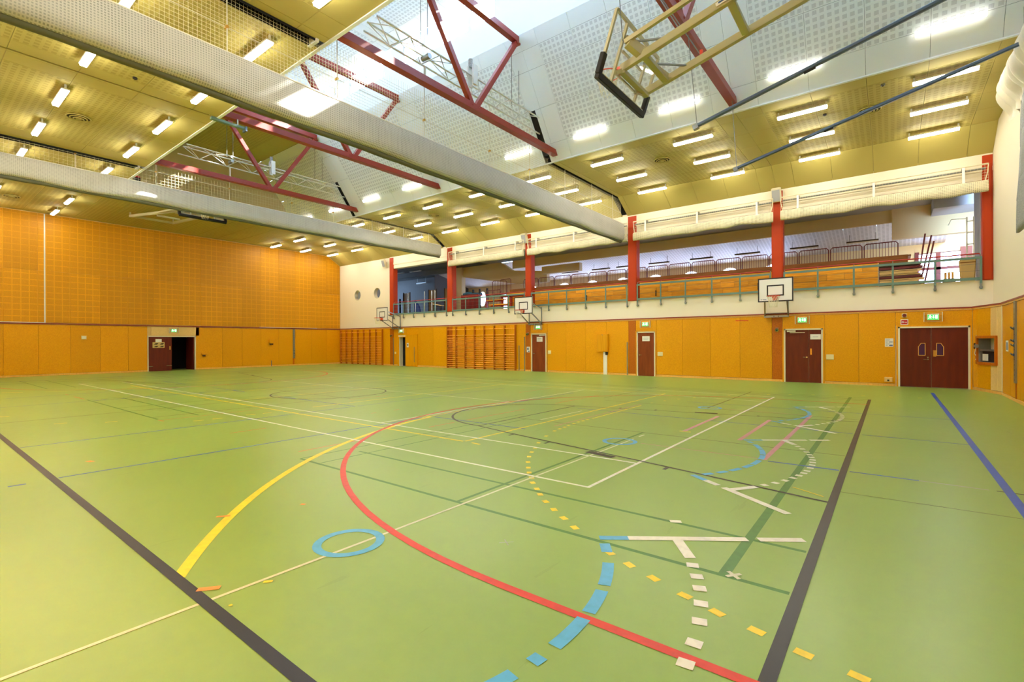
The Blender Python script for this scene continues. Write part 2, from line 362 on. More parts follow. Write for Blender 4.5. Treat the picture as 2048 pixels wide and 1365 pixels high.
# handball: goal lines, goal area dots, free-throw arc
for s in (0, 1):
    X = (lambda x: x) if s == 0 else mx_
    line('blue', .085, (X(1.0), .9), (X(1.0), 20.06))
    if s == 0:
        for a in (-7.6, -6.0, -4.5, -2.8, -.8, 1.6, 4.0, 6.5, 9.2, 12.0): pass
        dots = [(-5.08, 9.11), (-5.07, 8.9), (-5.07, 8.71), (-5.05, 8.49), (-5.02, 8.24), (-4.98, 8.03), (-4.96, 7.82), (-4.92, 7.58), (-4.77, 7.08), (-4.55, 6.53), (-4.37, 6.18), (-4.25, 5.92), (-4.11, 5.66), (-3.94, 5.4), (-3.76, 5.16), (-3.61, 4.97), (-3.45, 4.8), (-3.32, 4.64), (-3.14, 4.47), (-3.0, 4.33), (-2.82, 4.17), (-2.62, 4.02), (-2.42, 3.88), (-2.22, 3.74), (-1.74, 3.46), (-1.53, 3.36), (-1.31, 3.27), (-1.06, 3.17), (-.84, 3.09), (-.61, 3.03), (-.37, 2.96), (-.13, 2.92), (.12, 2.87)]
        for x, y in dots: square('yellow', x, y, math.atan2(y - 9, x - 1) + PI / 2, .088, .06)
        for i in range(14):
            a = math.radians(174 - 6.2 * i); square('yellow', 1 + 6.1 * math.cos(a), 11.95 + 6.1 * math.sin(a), a + PI / 2, .09, .06)
        line('yellow', .04, (-5.06, 9.28), (-5.08, 11.91))
        arc('yellow', .085, 1.0, 9.0, 9.2, 237.4, 190, 40); line('yellow', .05, (-8.12, 7.2), (-8.2, 10.6))
    else:
        for i in range(12): a = math.radians(8 * i + 2); line('yellow', .05, (X(1 - 9.2 * math.cos(a)), 9 - 9.2 * math.sin(a)), (X(1 - 9.2 * math.cos(a + .07)), 9 - 9.2 * math.sin(a + .07)))
for x, y in ((-11.68, 4.08), (-11.65, 4.44), (-11.65, 5.14), (-11.62, 5.5), (-15.94, 1.61), (-13.0, 2.9), (-13.6, 2.2)): square('yellow', x, y, 1.4, .2, .05)
# volleyball (yellow)
for a, b in (((-23.63, 5.88), (-5.62, 5.88)), ((-5.6, 5.9), (-5.6, 15.03)), ((-23.6, 5.88), (-23.6, 15.0)), ((-23.6, 15.02), (-5.6, 15.02)), ((-11.72, 6.7), (-11.95, 14.95)), ((-17.6, 5.9), (-17.6, 15.0))): line('yellow', .05, a, b)
line('yellow', .04, (-14.9, 6.0), (-14.9, 12.0)); square('yellow', -5.33, 5.87, 0, .2, .05); square('yellow', -2.97, 8.93, 0, .2, .05)
# tennis (white)
for a, b in (((-26.6, 4.87), (-2.7, 4.87)), ((-26.2, 6.22), (-2.7, 6.22)), ((-26.6, 15.98), (-2.7, 15.98)), ((-26.6, 14.65), (-2.7, 14.65)), ((-2.71, 4.85), (-2.71, 16.0)), ((-26.6, 4.87), (-26.6, 16.0)),
             ((-8.28, 6.24), (-8.3, 14.7)), ((-21.0, 6.24), (-21.0, 14.7)), ((-21.1, 10.5), (-8.3, 10.56))): line('white', .045, a, b)
line('white', .03, (-5.86, 8.48), (-5.82, 10.16)); line('cream', .03, (-3.46, -.55), (-3.46, .33), (-3.45, 2.7), (-3.45, 4.81), (-3.44, 7.75)); line('white', .03, (-3.45, 7.99), (-3.44, 8.2))
# basketball (black boundary, key, circles; red three-point line)
line('black', .075, (-.48, 1.2), (-.48, 16.79)); line('black', .075, (mx_(-.48), 1.24), (-.48, 1.24)); line('black', .05, (mx_(-.48), 16.75), (-.48, 16.75)); line('black', .075, (mx_(-.48), 1.2), (mx_(-.48), 16.79))
line('olive', .045, (XM, 1.24), (XM, 16.75)); arc('black', .05, XM, YM, 1.78, 0, 360, 48)
for s in (0, 1):
    X = (lambda x: x) if s == 0 else mx_; sg = 1 if s == 0 else -1
    line('black', .045, (X(-.5), 5.88), (X(-2.76), 6.38), (X(-5.18), 6.86), (X(-6.41), 7.14)); line('black', .04, (X(-.5), 12.05), (X(-6.41), 10.85)); line('black', .04, (X(-6.41), 7.14), (X(-6.41), 10.83))
    line('black', .05, *[(X(-6.41 - 1.8 * math.sin(math.radians(a))), 9 - 1.84 * math.cos(math.radians(a))) for a in range(0, 181, 6)])
    for (x, y) in ((-5.33, 6.8), (-4.44, 6.61), (-2.31, 6.19), (-5.3, 11.15), (-4.47, 11.34), (-2.31, 11.74)): line('black', .05, (X(x), y - .07), (X(x), y + .06))
    line('black', .12, (X(-3.6), 6.44), (X(-3.12), 6.34)); line('black', .12, (X(-3.6), 11.5), (X(-3.12), 11.6))
    line('red', .07, (X(-.5), 2.55), (X(-2.05), 2.55), *[(X(-2.05 - 6.45 * math.sin(math.radians(a))), 9 - 6.45 * math.cos(math.radians(a))) for a in range(3, 178, 3)], (X(-2.05), 15.45), (X(-.5), 15.45))
# small practice figures (light blue / white)
for k, yc in enumerate((2.34, 7.42, 12.48)):
    xc = -3.54
    arc('ltblue', .07, xc, yc, .25, 0, 360, 32, 'tape_ring')
    if k == 0:
        for a0, a1 in ((36.5, 32), (27, 17.5), (15.5, 7.5), (5.5, -3.5), (-6.5, -8.5), (-12, -19.5)): arc('ltblue', .085, xc, yc, 2.1, a0, a1, 6, 'tape_dash')
        for j in range(6): a = -23 - j * 10; arc('ltblue', .085, xc, yc, 2.1, a, a - 8.5, 6, 'tape_dash')
    else:
        for a0, a1 in ((36.5, 33), (30, 21), (20, 10), (9, 1), (-1, -9), (-10, -16), (-18, -24), (-25.5, -30), (-32, -36)): arc('ltblue', .075, xc, yc, 2.1, a0, a1, 6, 'tape_dash')
    for sg in (1, -1):
        x0, y0 = -1.94, yc + sg * 1.33; d = V((1.16, sg * .83)).normalized()
        if k == 0 and sg < 0: continue
        e = [(x0 + d.x * t, y0 + d.y * t) for t in ((0, .24, 1.22, 1.31, 1.68) if k == 0 else (0, .3, 1.02, 1.07, 1.39) if sg > 0 else (0, .24, .46, .55, 1.43))]
        line('ltblue', .08, e[0], e[1], name='tape_dash'); line('white', .08, e[1], e[2], name='tape_dash'); line('white', .08, e[3], e[4], name='tape_dash')
        q = (x0 + d.x * .64, y0 + d.y * .64); a = math.radians(sg * 31)
        line('white', .085, q, (xc + 2.72 * math.cos(a), yc + 2.72 * math.sin(a)), name='tape_dash')
    for a in ([28.5, 24.8, 21.2, 17, 12.5, 7.6, 3.4] if k == 0 else [28.5, 24.5, 20, 16, 12.5, 9, 5.5, 2, -2, -6, -9, -12.5, -16, -20, -24, -28]):
        r = math.radians(a); square('white', xc + 2.71 * math.cos(r), yc + 2.71 * math.sin(r), r, .085 if k == 0 else .075, .075)
# loose bits of tape
for x, y, a, l, w, cn in ((-3.62, 1.32, .9, .14, .05, 'orange'), (-4.74, 2.6, .5, .05, .04, 'orange'), (-5.02, 1.96, .8, .12, .04, 'orange'), (-8.86, 1.74, .2, .12, .07, 'orange'), (-3.4, 1.61, .9, .06, .03, 'yellow'), (-3.28, 1.32, 0, .02, .02, 'yellow'), (-1.56, 4.42, .6, .1, .06, 'white')):
    square(cn, x, y, a, l, w, 'tape_scrap')
for x, y in ((-2.5, 3.12), (-.88, 3.65)):
    for a in (.9, 2.5): square('cream' if x > -1 else 'grey', x, y, a, .12, .03 if x > -1 else .008, 'tape_cross')
line('yellow', .02, (-.88, 6.25), (-.74, 6.17), (-.57, 6.06), name='tape_scrap')

# ------------------------------------------------------------------ ceilings
def bay_edges(b):
    x0, x1 = b; e = [x0, x0 + .66] + [x0 + .66 + 1.25 * i for i in (1, 2, 3, 4)]
    e.append(x1); return e
SLOTS = [(-10.38, -10.12), (-22.92, -22.66)]
def ceiling_strip(name, rows, place, FR, mats, x_from=XA, slots=SLOTS, solid=None):
    root = link(name, bpy.data.meshes.new(name), kind='structure')
    for bi, b in enumerate(BAYS):
        if b[1] <= x_from + .01: continue
        ed = bay_edges(b)
        segs = []
        for i in range(len(ed) - 1):
            a, c = ed[i], ed[i + 1]; parts = [(a, c)]
            for s0, s1 in slots:
                q = []
                for (p0, p1) in parts:
                    if s1 <= p0 or s0 >= p1: q.append((p0, p1))
                    else:
                        if s0 - p0 > .02: q.append((p0, s0))
                        if p1 - s1 > .02: q.append((s1, p1))
                parts = q
            segs += [(p0, p1, 1 <= i <= 4) for p0, p1 in parts]
        full = [(ed[i], ed[i + 1], 1 <= i <= 4) for i in range(len(ed) - 1)]
        for (r0, r1, pf) in rows:
            for p0, p1, inner in (full if solid is not None and r0 > solid else segs):
                panel('ceiling_panel', p1 - p0, r1 - r0, .03, mats[1] if (inner and pf) else mats[0], FR, root, place(p0, r0, r1))
    return root
# flat ceiling beside the gallery wall, and its sloped edge down to the wall
fl_rows = [(15.45, 16.1, 0), (16.1, 17.35, 1), (17.35, 18.6, 1), (18.6, 19.85, 1), (19.85, 21.1, 1)]
ceiling_strip('ceiling', fl_rows, lambda x, a, b: (x, b, ZC), FCEIL, ('ceil', 'ceilp'))
ev = V((0, 22.24 - 21.1, 7.74 - ZC)); el = ev.length; ev.normalize()
FE = ((1, 0, 0), tuple(-ev), tuple(V((1, 0, 0)).cross(-ev)))
ceiling_strip('ceiling', [(0, el, 0)], lambda x, a, b: tuple(V((x, 21.1, ZC)) + ev * b), FE, ('ceil', 'ceil'))
# flat ceiling above the camera
nr_rows = [(YD, .45, 0), (.45, 1.7, 1), (1.7, 2.95, 1), (2.95, 4.2, 1), (4.2, 5.45, 1), (5.45, YN, 0)]
ceiling_strip('ceiling', nr_rows, lambda x, a, b: (x, b, ZC), FCEIL, ('ceil', 'ceilp'), slots=SLOTS + [(-16.04, -15.97)])
# flat ceiling of the far end bay
root = ceiling_strip('ceiling', [(YN + 1.2 * i, YN + 1.2 * (i + 1) if i < 7 else YF, 1) for i in range(8)], lambda x, a, b: (x, b, ZC), FCEIL, ('ceil', 'ceilp')) if 0 else None
root = link('ceiling', bpy.data.meshes.new('ceiling'), kind='structure')
ys = [YN + (YF - YN) / 8 * i for i in range(9)]
ed = bay_edges(BAYS[0])
for i in range(6):
    for j in range(8): panel('ceiling_panel', ed[i + 1] - ed[i], ys[j + 1] - ys[j], .03, 'ceilp' if 0 < i < 5 else 'ceil', FCEIL, root, (ed[i], ys[j + 1], ZC))
# lantern: slope on the gallery side
sl_rows = [(0, .645, 0), (.645, 1.895, 1), (1.895, 3.145, 1), (3.145, 3.77, 1), (3.77, SL, 0)]
ceiling_strip('ceiling', sl_rows, lambda x, a, b: tuple(V((x, YF, ZC)) + sv * a), ((1, 0, 0), tuple(sv), tuple(sn)), ('slope', 'slopep'), x_from=-28.57, solid=1.8)
# lantern: slope on the camera side (mirrored)
sv2 = V((0, (Y2 - YN) / SL, (Z1 - ZC) / SL)); sl2 = math.hypot(Y2 - YN, Z1 - ZC)
MB().prism([(-28.57, 0), (XC, 0), (XC, sl2), (-28.57, sl2)], ((0, YN, ZC), (1, 0, 0), sv2, V((1, 0, 0)).cross(sv2)), .04).build('ceiling', 'slope', kind='structure')
# low lantern top in the bay by the far end, gable walls
root = link('ceiling', bpy.data.meshes.new('ceiling'), kind='structure')
ed = bay_edges(BAYS[1])
for i in range(6):
    for j, (a, b) in enumerate(((Y2, 9.68), (9.68, 10.8), (10.8, 11.92), (11.92, Y1))):
        panel('ceiling_panel', ed[i + 1] - ed[i], b - a, .03, 'ceilp' if 0 < i < 5 and j < 3 else 'ceil', FCEIL, root, (ed[i], b, Z1))
MB().prism([(YN, ZC), (YF, ZC), (Y1, Z1), (Y2, Z1)], ((-28.57, 0, 0), (0, 1, 0), (0, 0, 1), (-1, 0, 0)), .06).build('wall_lantern_gable', 'cream2', kind='structure')
MB().box(-22.40, -22.34, Y2, Y1, Z1, ZT).build('wall_lantern_step', 'slope', kind='structure')
# raised top of the lantern
root = link('ceiling', bpy.data.meshes.new('ceiling'), kind='structure')
for b in BAYS[2:]:
    ed = bay_edges(b)
    for i in range(6):
        for j, (a, c_) in enumerate(((Y2, 9.81), (9.81, 11.06), (11.06, 12.31), (12.31, Y1))):
            panel('ceiling_panel', ed[i + 1] - ed[i], c_ - a, .03, 'slopep' if 0 < i < 5 and j < 3 else 'slope', FCEIL, root, (ed[i], c_, ZT))
# clerestory walls with window openings
def clerestory(name, y, sgn, wins):
    out = rect(-22.4, XC, Z1, ZT); holes = [rect(a, b, 13.0, 13.78) for a, b in wins]
    o = (0, y, 0); fr = (o,) + (((1, 0, 0), (0, 0, 1), (0, -1, 0)) if sgn > 0 else ((1, 0, 0), (0, 0, 1), (0, -1, 0)))
    plate(name, out, holes, .12, 'slope', fr, kind='structure')
wn = []
for c0 in COLX[1:4] + [2.58]:
    r = c0 - .92
    wn += [(r - 1.25 * (i + 1) + .05, r - 1.25 * i - .05) for i in range(4)]
clerestory('wall_clerestory_far', Y1, 1, wn); clerestory('wall_clerestory_near', Y2, -1, wn)
k = 0
for y in (Y1 + .05, Y2 + .07):
    for a, b in wn:
        k += 1
        f = MB().beam((a, y, 13.03), (b, y, 13.03), .05, .06).beam((a, y, 13.75), (b, y, 13.75), .05, .06).beam((a + .03, y, 13.06), (a + .03, y, 13.72), .05, .06, (0, 1, 0)).beam((b - .03, y, 13.06), (b - .03, y, 13.72), .05, .06, (0, 1, 0)).build('window_%d' % k, 'white', kind='structure')
        MB().box(a + .05, b - .05, y - .004, y + .004, 13.05, 13.73).build('pane', 'glass', f)
# roof deck above (keeps daylight out except through the clerestory)
rf = MB()
rf.box(XA - .3, XC + .3, YD - .3, YN, ZC + .3, ZC + .45).box(XA - .3, XC + .3, YF, 32, ZC + .3, ZC + .45).box(XA - .3, -28.5, YN, YF, ZC + .3, ZC + .45)
rf.prism([(-28.7, 0), (XC + .3, 0), (XC + .3, SL + .15), (-28.7, SL + .15)], (V((0, YF, ZC)) - sn * .32, (1, 0, 0), sv, -sn), .12)
n2 = V((1, 0, 0)).cross(sv2)
rf.prism([(-28.7, 0), (XC + .3, 0), (XC + .3, sl2 + .15), (-28.7, sl2 + .15)], (V((0, YN, ZC)) + n2 * .3, (1, 0, 0), sv2, n2), .12)
rf.box(-28.7, -22.4, Y2 - .3, Y1 + .3, Z1 + .3, Z1 + .42).box(-22.45, XC + .3, Y2 - .05, Y1 + .05, ZT + .1, ZT + .25)
rf.box(-22.52, -22.41, Y2 - .2, Y1 + .2, Z1, ZT + .2).box(XC, XC + .3, Y2 - 2.5, Y1 + 2.5, ZC, ZT + .2)
rf.prism([(YN, ZC), (YF, ZC), (Y1, Z1 + .4), (Y2, Z1 + .4)], ((-28.65, 0, 0), (0, 1, 0), (0, 0, 1), (-1, 0, 0)), .08)
rf.box(XA - .3, XC + .3, 22.34, 22.44, 7.3, 8.8)  # unseen board added behind the lintel to stop sky leaking through the slots
rf.build('roof', 'roof', kind='structure')
MB().prism([(YN, ZC), (YF, ZC), (Y1, Z1), (Y1, ZT), (Y2, ZT), (Y2, Z1)], ((XC - .02, 0, 0), (0, 1, 0), (0, 0, 1), (1, 0, 0)), .02).build('wall_lantern_end', 'slope', kind='structure')
# pale edge strips of the lantern opening
MB().box(-28.57, XC, YF - .03, YF + .05, ZC - .03, ZC - .002).build('trim_1', 'slope', kind='structure')
MB().box(-28.57, XC, YN - .05, YN + .03, ZC - .03, ZC - .002).build('trim_2', 'slope', kind='structure')
# dark slots of the dividers
for s0, s1 in SLOTS:
    mb = MB().box(s0 - .02, s1 + .02, YD, YN - .25, ZC + .15, ZC + .2).box(s0 - .02, s1 + .02, YF, 22.2, ZC + .15, ZC + .2)
    mb.box(s0 - .01, s0, YD, YN - .25, ZC - .05, ZC + .2).box(s1, s1 + .01, YD, YN - .25, ZC - .05, ZC + .2)
    mb.build('trim_slot', 'dark', kind='structure')
    MB().box(s0 - .05, s1 + .05, YN - .27, YN - .2, ZC - .07, ZC + .1).build('trim_slot_end', 'whitemetal', kind='structure')

# ------------------------------------------------------------------ gallery-side wall (y = YB)
lw_out = rect(XA, XC + .3, 0, 3.62)
plate('wall_gallery', rect(XA, XC + .3, 0, 3.62), [rect(-27.42, -26.66, .001, 2.03)], .3, 'cream', ((0, YB + .03, 0), (1, 0, 0), (0, 0, 1), (0, -1, 0)), kind='structure')
wb = bpy.data.objects['wall_gallery']
doorsB = [(-15.98, -14.84), (-9.72, -8.70), (-3.46, -2.03), (.12, 2.14), (-27.5, -26.6)]
cols = [(-28.42, -27.98), (-22.56, -22.12), (-16.31, -15.98), (-10.10, -9.72), (-3.84, -3.46)]
seg = []; blocked = sorted(doorsB + cols); x = XA
for a, b in blocked + [(2.13, XC)]:
    if a - x > .03: seg.append((x, a))
    x = max(x, b)
for a, b in seg:
    n = max(1, round((b - a) / 1.24))
    for i in range(n): panel('panel', (b - a) / n, 2.66 - .09, .028, 'veneer', FB, wb, (a + (b - a) * i / n, YB, .09))
for a, b in doorsB: panel('panel', b - a, 2.66 - 2.17, .028, 'veneer', FB, wb, (a, YB, 2.17))
for a, b in cols: panel('column_board', b - a, 2.66 - .02, .028, 'veneer_col', FB, wb, (a, YB, .02))
x = XA
for a, b in sorted(doorsB) + [(2.13, XC)]:
    if a - x > .05: MB().box(x, a, YB - .012, YB, 0, .085).build('baseboard_gallery', 'woodtrim', kind='structure')
    x = b
MB().box(XA, 2.13, YB - .02, YB, 2.665, 2.712).build('trim_3', 'woodtrim', kind='structure')
MB().box(XA, 2.13, YB - .035, YB, 2.714, 2.76).build('trim_4', 'trimred', kind='structure')
# upper solid part with portholes, lintel over the gallery opening
plate('wall_gallery_upper', rect(XA, -28.42, 3.62, 7.82), [circ(-32.36, 5.29, .40), circ(-29.93, 5.31, .40)], .3, 'cream', ((0, YB + .03, 0), (1, 0, 0), (0, 0, 1), (0, -1, 0)), kind='structure')
for k2, xw in ((61, -32.36), (62, -29.93)):
    f = MB().tube([(xw + .40 * math.cos(a * PI / 14), YB + .05, (5.29 if k2 == 61 else 5.31) + .40 * math.sin(a * PI / 14)) for a in range(28)], .03, 6, True).build('window_%d' % k2, 'framew', kind='structure')
    MB().disc((xw, YB + .12, 5.3), (0, 1, 0), .4, .01, 28).build('pane', 'glass', f)
MB().box(-28.42, XC, YB, YB + .12, 7.3, 7.85).build('wall_lintel', 'cream', kind='structure')
MB().box(-28.42, XC, YB + .02, YB + .42, 6.93, 7.31).build('wall_lintel_beam', 'cream', kind='structure')
MB().box(-28.42, XC, YB - .01, YB + .02, 7.2, 7.34).build('trim_5', 'cream', kind='structure')
# red columns standing on the apron
for cx0, cx1 in [(-28.42, -27.98), (-22.56, -22.10), (-16.31, -15.91), (-10.10, -9.66), (-3.84, -3.43), (2.38, 2.635)]:
    MB().box(cx0, cx1, YB - .012, YB + .36, 3.62, 7.72).box(cx0 + .03, cx1 - .03, YB - .03, YB, 3.64, 7.45).build('column', 'column', kind='structure', bevel=.008)
# chamfered corner and end wall C
P1, P2 = V((2.14, 22.17, 0)), V((2.63, 20.39, 0)); cd = (P2 - P1).normalized(); cn = V((0, 0, 1)).cross(cd) * -1
cn = cd.cross(V((0, 0, 1))); cn = cn if cn.x < 0 else -cn
FH = (tuple(cd), (0, 0, 1), tuple(cd.cross(V((0, 0, 1)))))
if FH[2][0] > 0: print('chamfer normal check', FH)
cl = (P2 - P1).length
ch = plate('wall_corner', rect(-.02, cl + .02, 0, 2.755), [rect(.36, 1.46, .94, 1.70)], .06, 'cream', (P1 + V(FH[2]) * -.03, FH[0], FH[1], FH[2]), kind='structure')
for a, b, z0, z1, m in ((0, .3, .09, 2.66, 'veneer'), (.3, 1.12, 1.76, 2.66, 'veneer'), (.3, 1.12, .09, .88, 'veneer'), (1.12, 1.5, 1.76, 2.66, 'veneer_pale'), (1.12, 1.5, .09, .88, 'veneer_pale'), (1.5, cl, .09, 2.66, 'veneer_pale')):
    panel('panel', b - a, z1 - z0, .028, m, FH, ch, tuple(P1 + cd * a + V((0, 0, z0))))
cpt = lambda u, d, z: P1 + cd * u + V(FH[2]) * d + V((0, 0, z))
MB().beam(cpt(0, .01, 2.69), cpt(cl, .01, 2.69), .02, .047).build('trim_6', 'woodtrim', kind='structure')
MB().beam(cpt(-.03, .015, 2.737), cpt(cl + .02, .015, 2.737), .04, .046).build('trim_7', 'trimred', kind='structure')
MB().beam(cpt(0, .006, .043), cpt(cl, .006, .043), .014, .085).build('baseboard_corner', 'woodtrim', kind='structure')
MB().beam(cpt(cl + .005, .005, .04), cpt(cl + .005, .005, 2.66), .07, .03, cd).build('trim_8', 'framew', kind='structure')
MB().box(XC, XC + .25, YD - .2, YB + .3, 0, ZC + .2).build('wall_right', 'cream', kind='structure')
wr = bpy.data.objects['wall_right']
yy = 20.38
while yy > YD + .1:
    w_ = min(1.24, yy - YD); panel('panel', w_, 2.57, .028, 'veneer', FC, wr, (XC - .03, yy, .09)); yy -= w_
MB().box(XC - .045, XC, YD, 20.38, 0, .085).build('baseboard_right', 'woodtrim', kind='structure')
MB().box(XC - .05, XC, YD, 20.38, 2.665, 2.712).build('trim_9', 'woodtrim', kind='structure'); MB().box(XC - .065, XC, YD, 20.38, 2.714, 2.76).build('trim_10', 'trimred', kind='structure')
# ------------------------------------------------------------------ far end wall A with acoustic boards
dA = (9.44, 11.98)
plate('wall_far', rect(YD, YB + .3, 0, 8.7), [rect(dA[0] + .04, dA[1] - .04, .001, 2.06)], .25, 'veneer_pale', ((XA - .03, 0, 0), (0, 1, 0), (0, 0, 1), (1, 0, 0)), kind='structure')
wa = bpy.data.objects['wall_far']
e0 = 4.77 - 1.25 * 5
edges = [YD] + [e for e in [e0 + 1.25 * i for i in range(1, 20)] if YD + .1 < e < YB - .1] + [YB]
for i in range(len(edges) - 1):
    a, b = edges[i], edges[i + 1]
    panel('acoustic_panel', b - a, 5.46 - 2.78, .03, 'acoustic', FA, wa, (XA, a, 2.78)); 
    top = 8.42 if b < 21.2 else None
    if top: panel('acoustic_panel', b - a, top - 5.46, .03, 'acoustic', FA, wa, (XA, a, 5.46))
    else:
        pm = MB().prism([(a + .005, 5.465), (b - .005, 5.465), (b - .005, min(8.42, ZC - (b - 21.1) * .623) - .02), (max(a, 21.1), 8.42), (a + .005, 8.42)], ((XA - .03, 0, 0), (0, 1, 0), (0, 0, 1), (1, 0, 0)), .03)
        pm.build('acoustic_panel', 'acoustic', wa)
low = [YD] + [e for e in edges[1:-1] if e < dA[0] - .3] + [dA[0]]
low2 = [dA[1]] + [e for e in edges[1:-1] if e > dA[1] + .3] + [YB]
for q in (low, low2):
    for a, b in zip(q[:-1], q[1:]): panel('panel', b - a, 2.66 - .09, .028, 'veneer', FA, wa, (XA, a, .09))
panel('panel', dA[1] - dA[0] + .02, .52, .028, 'veneer_pale', FA, wa, (XA, dA[0] + .18, 2.14))
MB().box(XA, XA + .015, YD, dA[0], 0, .085).box(XA, XA + .015, dA[1], YB, 0, .085).build('baseboard_far', 'woodtrim', kind='structure')
MB().box(XA, XA + .04, YD, YB, 2.69, 2.75).build('trim_11', 'trimred', kind='structure')
cabl = thing('cable_duct', 'white cable strip running up the wooden grid wall and left along its trim', 'cable duct', (XA, 5.04, 2.76))
MB().box(XA, XA + .03, 5.0, 5.05, 2.78, 8.42).build('riser', 'whitemetal', cabl); MB().box(XA, XA + .05, YD, 5.05, 2.755, 2.79).build('run', 'whitemetal', cabl)
MB().box(XA, XA + .05, 15.9, 20.2, 2.755, 2.785).build('run', 'whitemetal', cabl)
# near wall behind the camera
plate('wall_near', rect(XA, XC + .3, 0, 8.7), [], .25, 'cream', ((0, YD, 0), (1, 0, 0), (0, 0, 1), (0, 1, 0)), kind='structure')
MB().box(XA, XC, YD, YD + .03, .09, 2.66).build('wall_near_panelling', 'veneer', kind='structure')
# dark rooms behind the open doorways
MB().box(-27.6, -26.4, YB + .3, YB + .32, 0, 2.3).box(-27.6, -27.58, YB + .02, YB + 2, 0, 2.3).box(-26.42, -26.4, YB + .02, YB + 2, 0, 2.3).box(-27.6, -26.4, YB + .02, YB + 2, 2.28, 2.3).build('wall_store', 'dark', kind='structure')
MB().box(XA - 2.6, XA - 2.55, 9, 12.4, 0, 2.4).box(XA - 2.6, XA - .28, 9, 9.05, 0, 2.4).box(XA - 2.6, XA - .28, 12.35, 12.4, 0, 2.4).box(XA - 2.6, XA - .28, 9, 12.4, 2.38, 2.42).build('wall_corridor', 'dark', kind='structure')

# ------------------------------------------------------------------ ceiling lights
LX = [1.09 - 3.12 * i for i in range(12)]
ORD = ['first', 'second', 'third', 'fourth', 'fifth', 'sixth', 'seventh', 'eighth', 'ninth', 'tenth', 'eleventh', 'twelfth']
def make_light(loc, label):
    r = thing('ceiling_light', label, 'ceiling light', loc, 'fluorescent lights under the ceiling'); x, y, z = loc
    MB().box(x - .63, x + .63, y - .085, y + .085, z - .045, z - .005).build('housing', 'housing', r)
    mb = MB().prism([(-.075, 0), (-.06, -.05), (.06, -.05), (.075, 0)], ((x - .62, y, z - .045), (0, 1, 0), (0, 0, 1), (1, 0, 0)), 1.24); df = mb.build('diffuser', 'lampw', r)
    for dx in (-.6, .6): MB().box(x + dx - .02, x + dx + .02, y - .02, y + .02, z - .01, z + .1).build('bracket', 'whitemetal', r)
    lv = MB()
    for i in range(31): lv.box(x - .6 + .04 * i - .003, x - .6 + .04 * i + .003, y - .084, y - .066, z - .062, z - .035)
    lv.build('louvre', 'housing', df, kind='stuff')
    return r
proto = None
rows = [(16.36, 'row beside the white slope', range(0, 12)), (18.51, 'middle row on the gallery side', range(0, 12)), (20.67, 'row nearest the gallery wall', range(0, 12)),
        (5.2, 'row along the near lantern edge', range(2, 12)), (2.88, 'middle row on the left-hand ceiling', range(0, 12)), (.75, 'row nearest the wall behind the camera', range(0, 12))]
for y, where, idx in rows:
    for i in idx:
        lab = '%s ceiling light from the right-hand wall, %s' % (ORD[i], where)
        loc = (LX[i], y, ZC - .1)
        if proto is None: proto = make_light(loc, lab)
        else: dup(proto, loc, lab)
# light bars on the lantern slope
def make_bar(x, label):
    b = V((x, YF, ZC)) + sv * .62 + sn * .05; r = thing('slope_light', label, 'strip light', tuple(b), 'strip lights on the white lantern slope')
    MB().beam(b + V((-.62, 0, 0)) + sn * .01, b + V((.62, 0, 0)) + sn * .01, .12, .09, sn).build('diffuser', 'lampb', r)
    MB().beam(b + V((-.63, 0, 0)) - sn * .045, b + V((.63, 0, 0)) - sn * .045, .13, .02, sn).build('housing', 'housing', r); return r
barp = None
for i in range(0, 10):
    lab = '%s glowing strip light from the right on the white slope' % ORD[i]
    if barp is None: barp = make_bar(LX[i], lab); bl = barp.location.copy()
    else: dup(barp, (LX[i], bl.y, bl.z), lab)

# ------------------------------------------------------------------ roof trusses
def make_truss(x, label):
    r = thing('roof_truss', label, 'roof truss', (x, 10.85, 8.66)); 
    def H(p, q, w, h, name):
        p, q = V(p), V(q); mb = MB().beam(p, q, w, h, (1, 0, 0)); mb.build(name, 'redsteel', r, bevel=.006)
    H((x, YN + .12, 8.69), (x, YF + .02, 8.69), .20, .22, 'bottom_chord')
    H((x, Y2 - .02, 11.78), (x, Y1 - .02, 11.78), .20, .20, 'top_chord')
    H((x, 10.78, 8.72), (x, 8.62, 11.72), .15, .15, 'diagonal'); H((x, 10.92, 8.72), (x, 12.98, 11.72), .15, .15, 'diagonal')
    for yy in (Y2 + .06, Y1 - .08): MB().box(x - .12, x + .12, yy - .1, yy + .1, 11.6, 11.66).build('gusset', 'redsteel', r)
    for yy in (10.7, 11.0): MB().disc((x + .1, yy, 8.72), (1, 0, 0), .03, .03, 6).build('bolt', 'redsteel', r)
    return r
tr = make_truss(-3.65, 'red steel roof truss behind the folded ceiling basketball goal')
for x, lab in ((-9.88, 'red steel roof truss just in front of the nearer white lattice truss'), (-16.11, 'red steel roof truss seen midway, between the two divider curtains'), (-22.34, 'red steel roof truss beside the farther white lattice truss')):
    dup(tr, (x, 10.85, 8.66), lab)
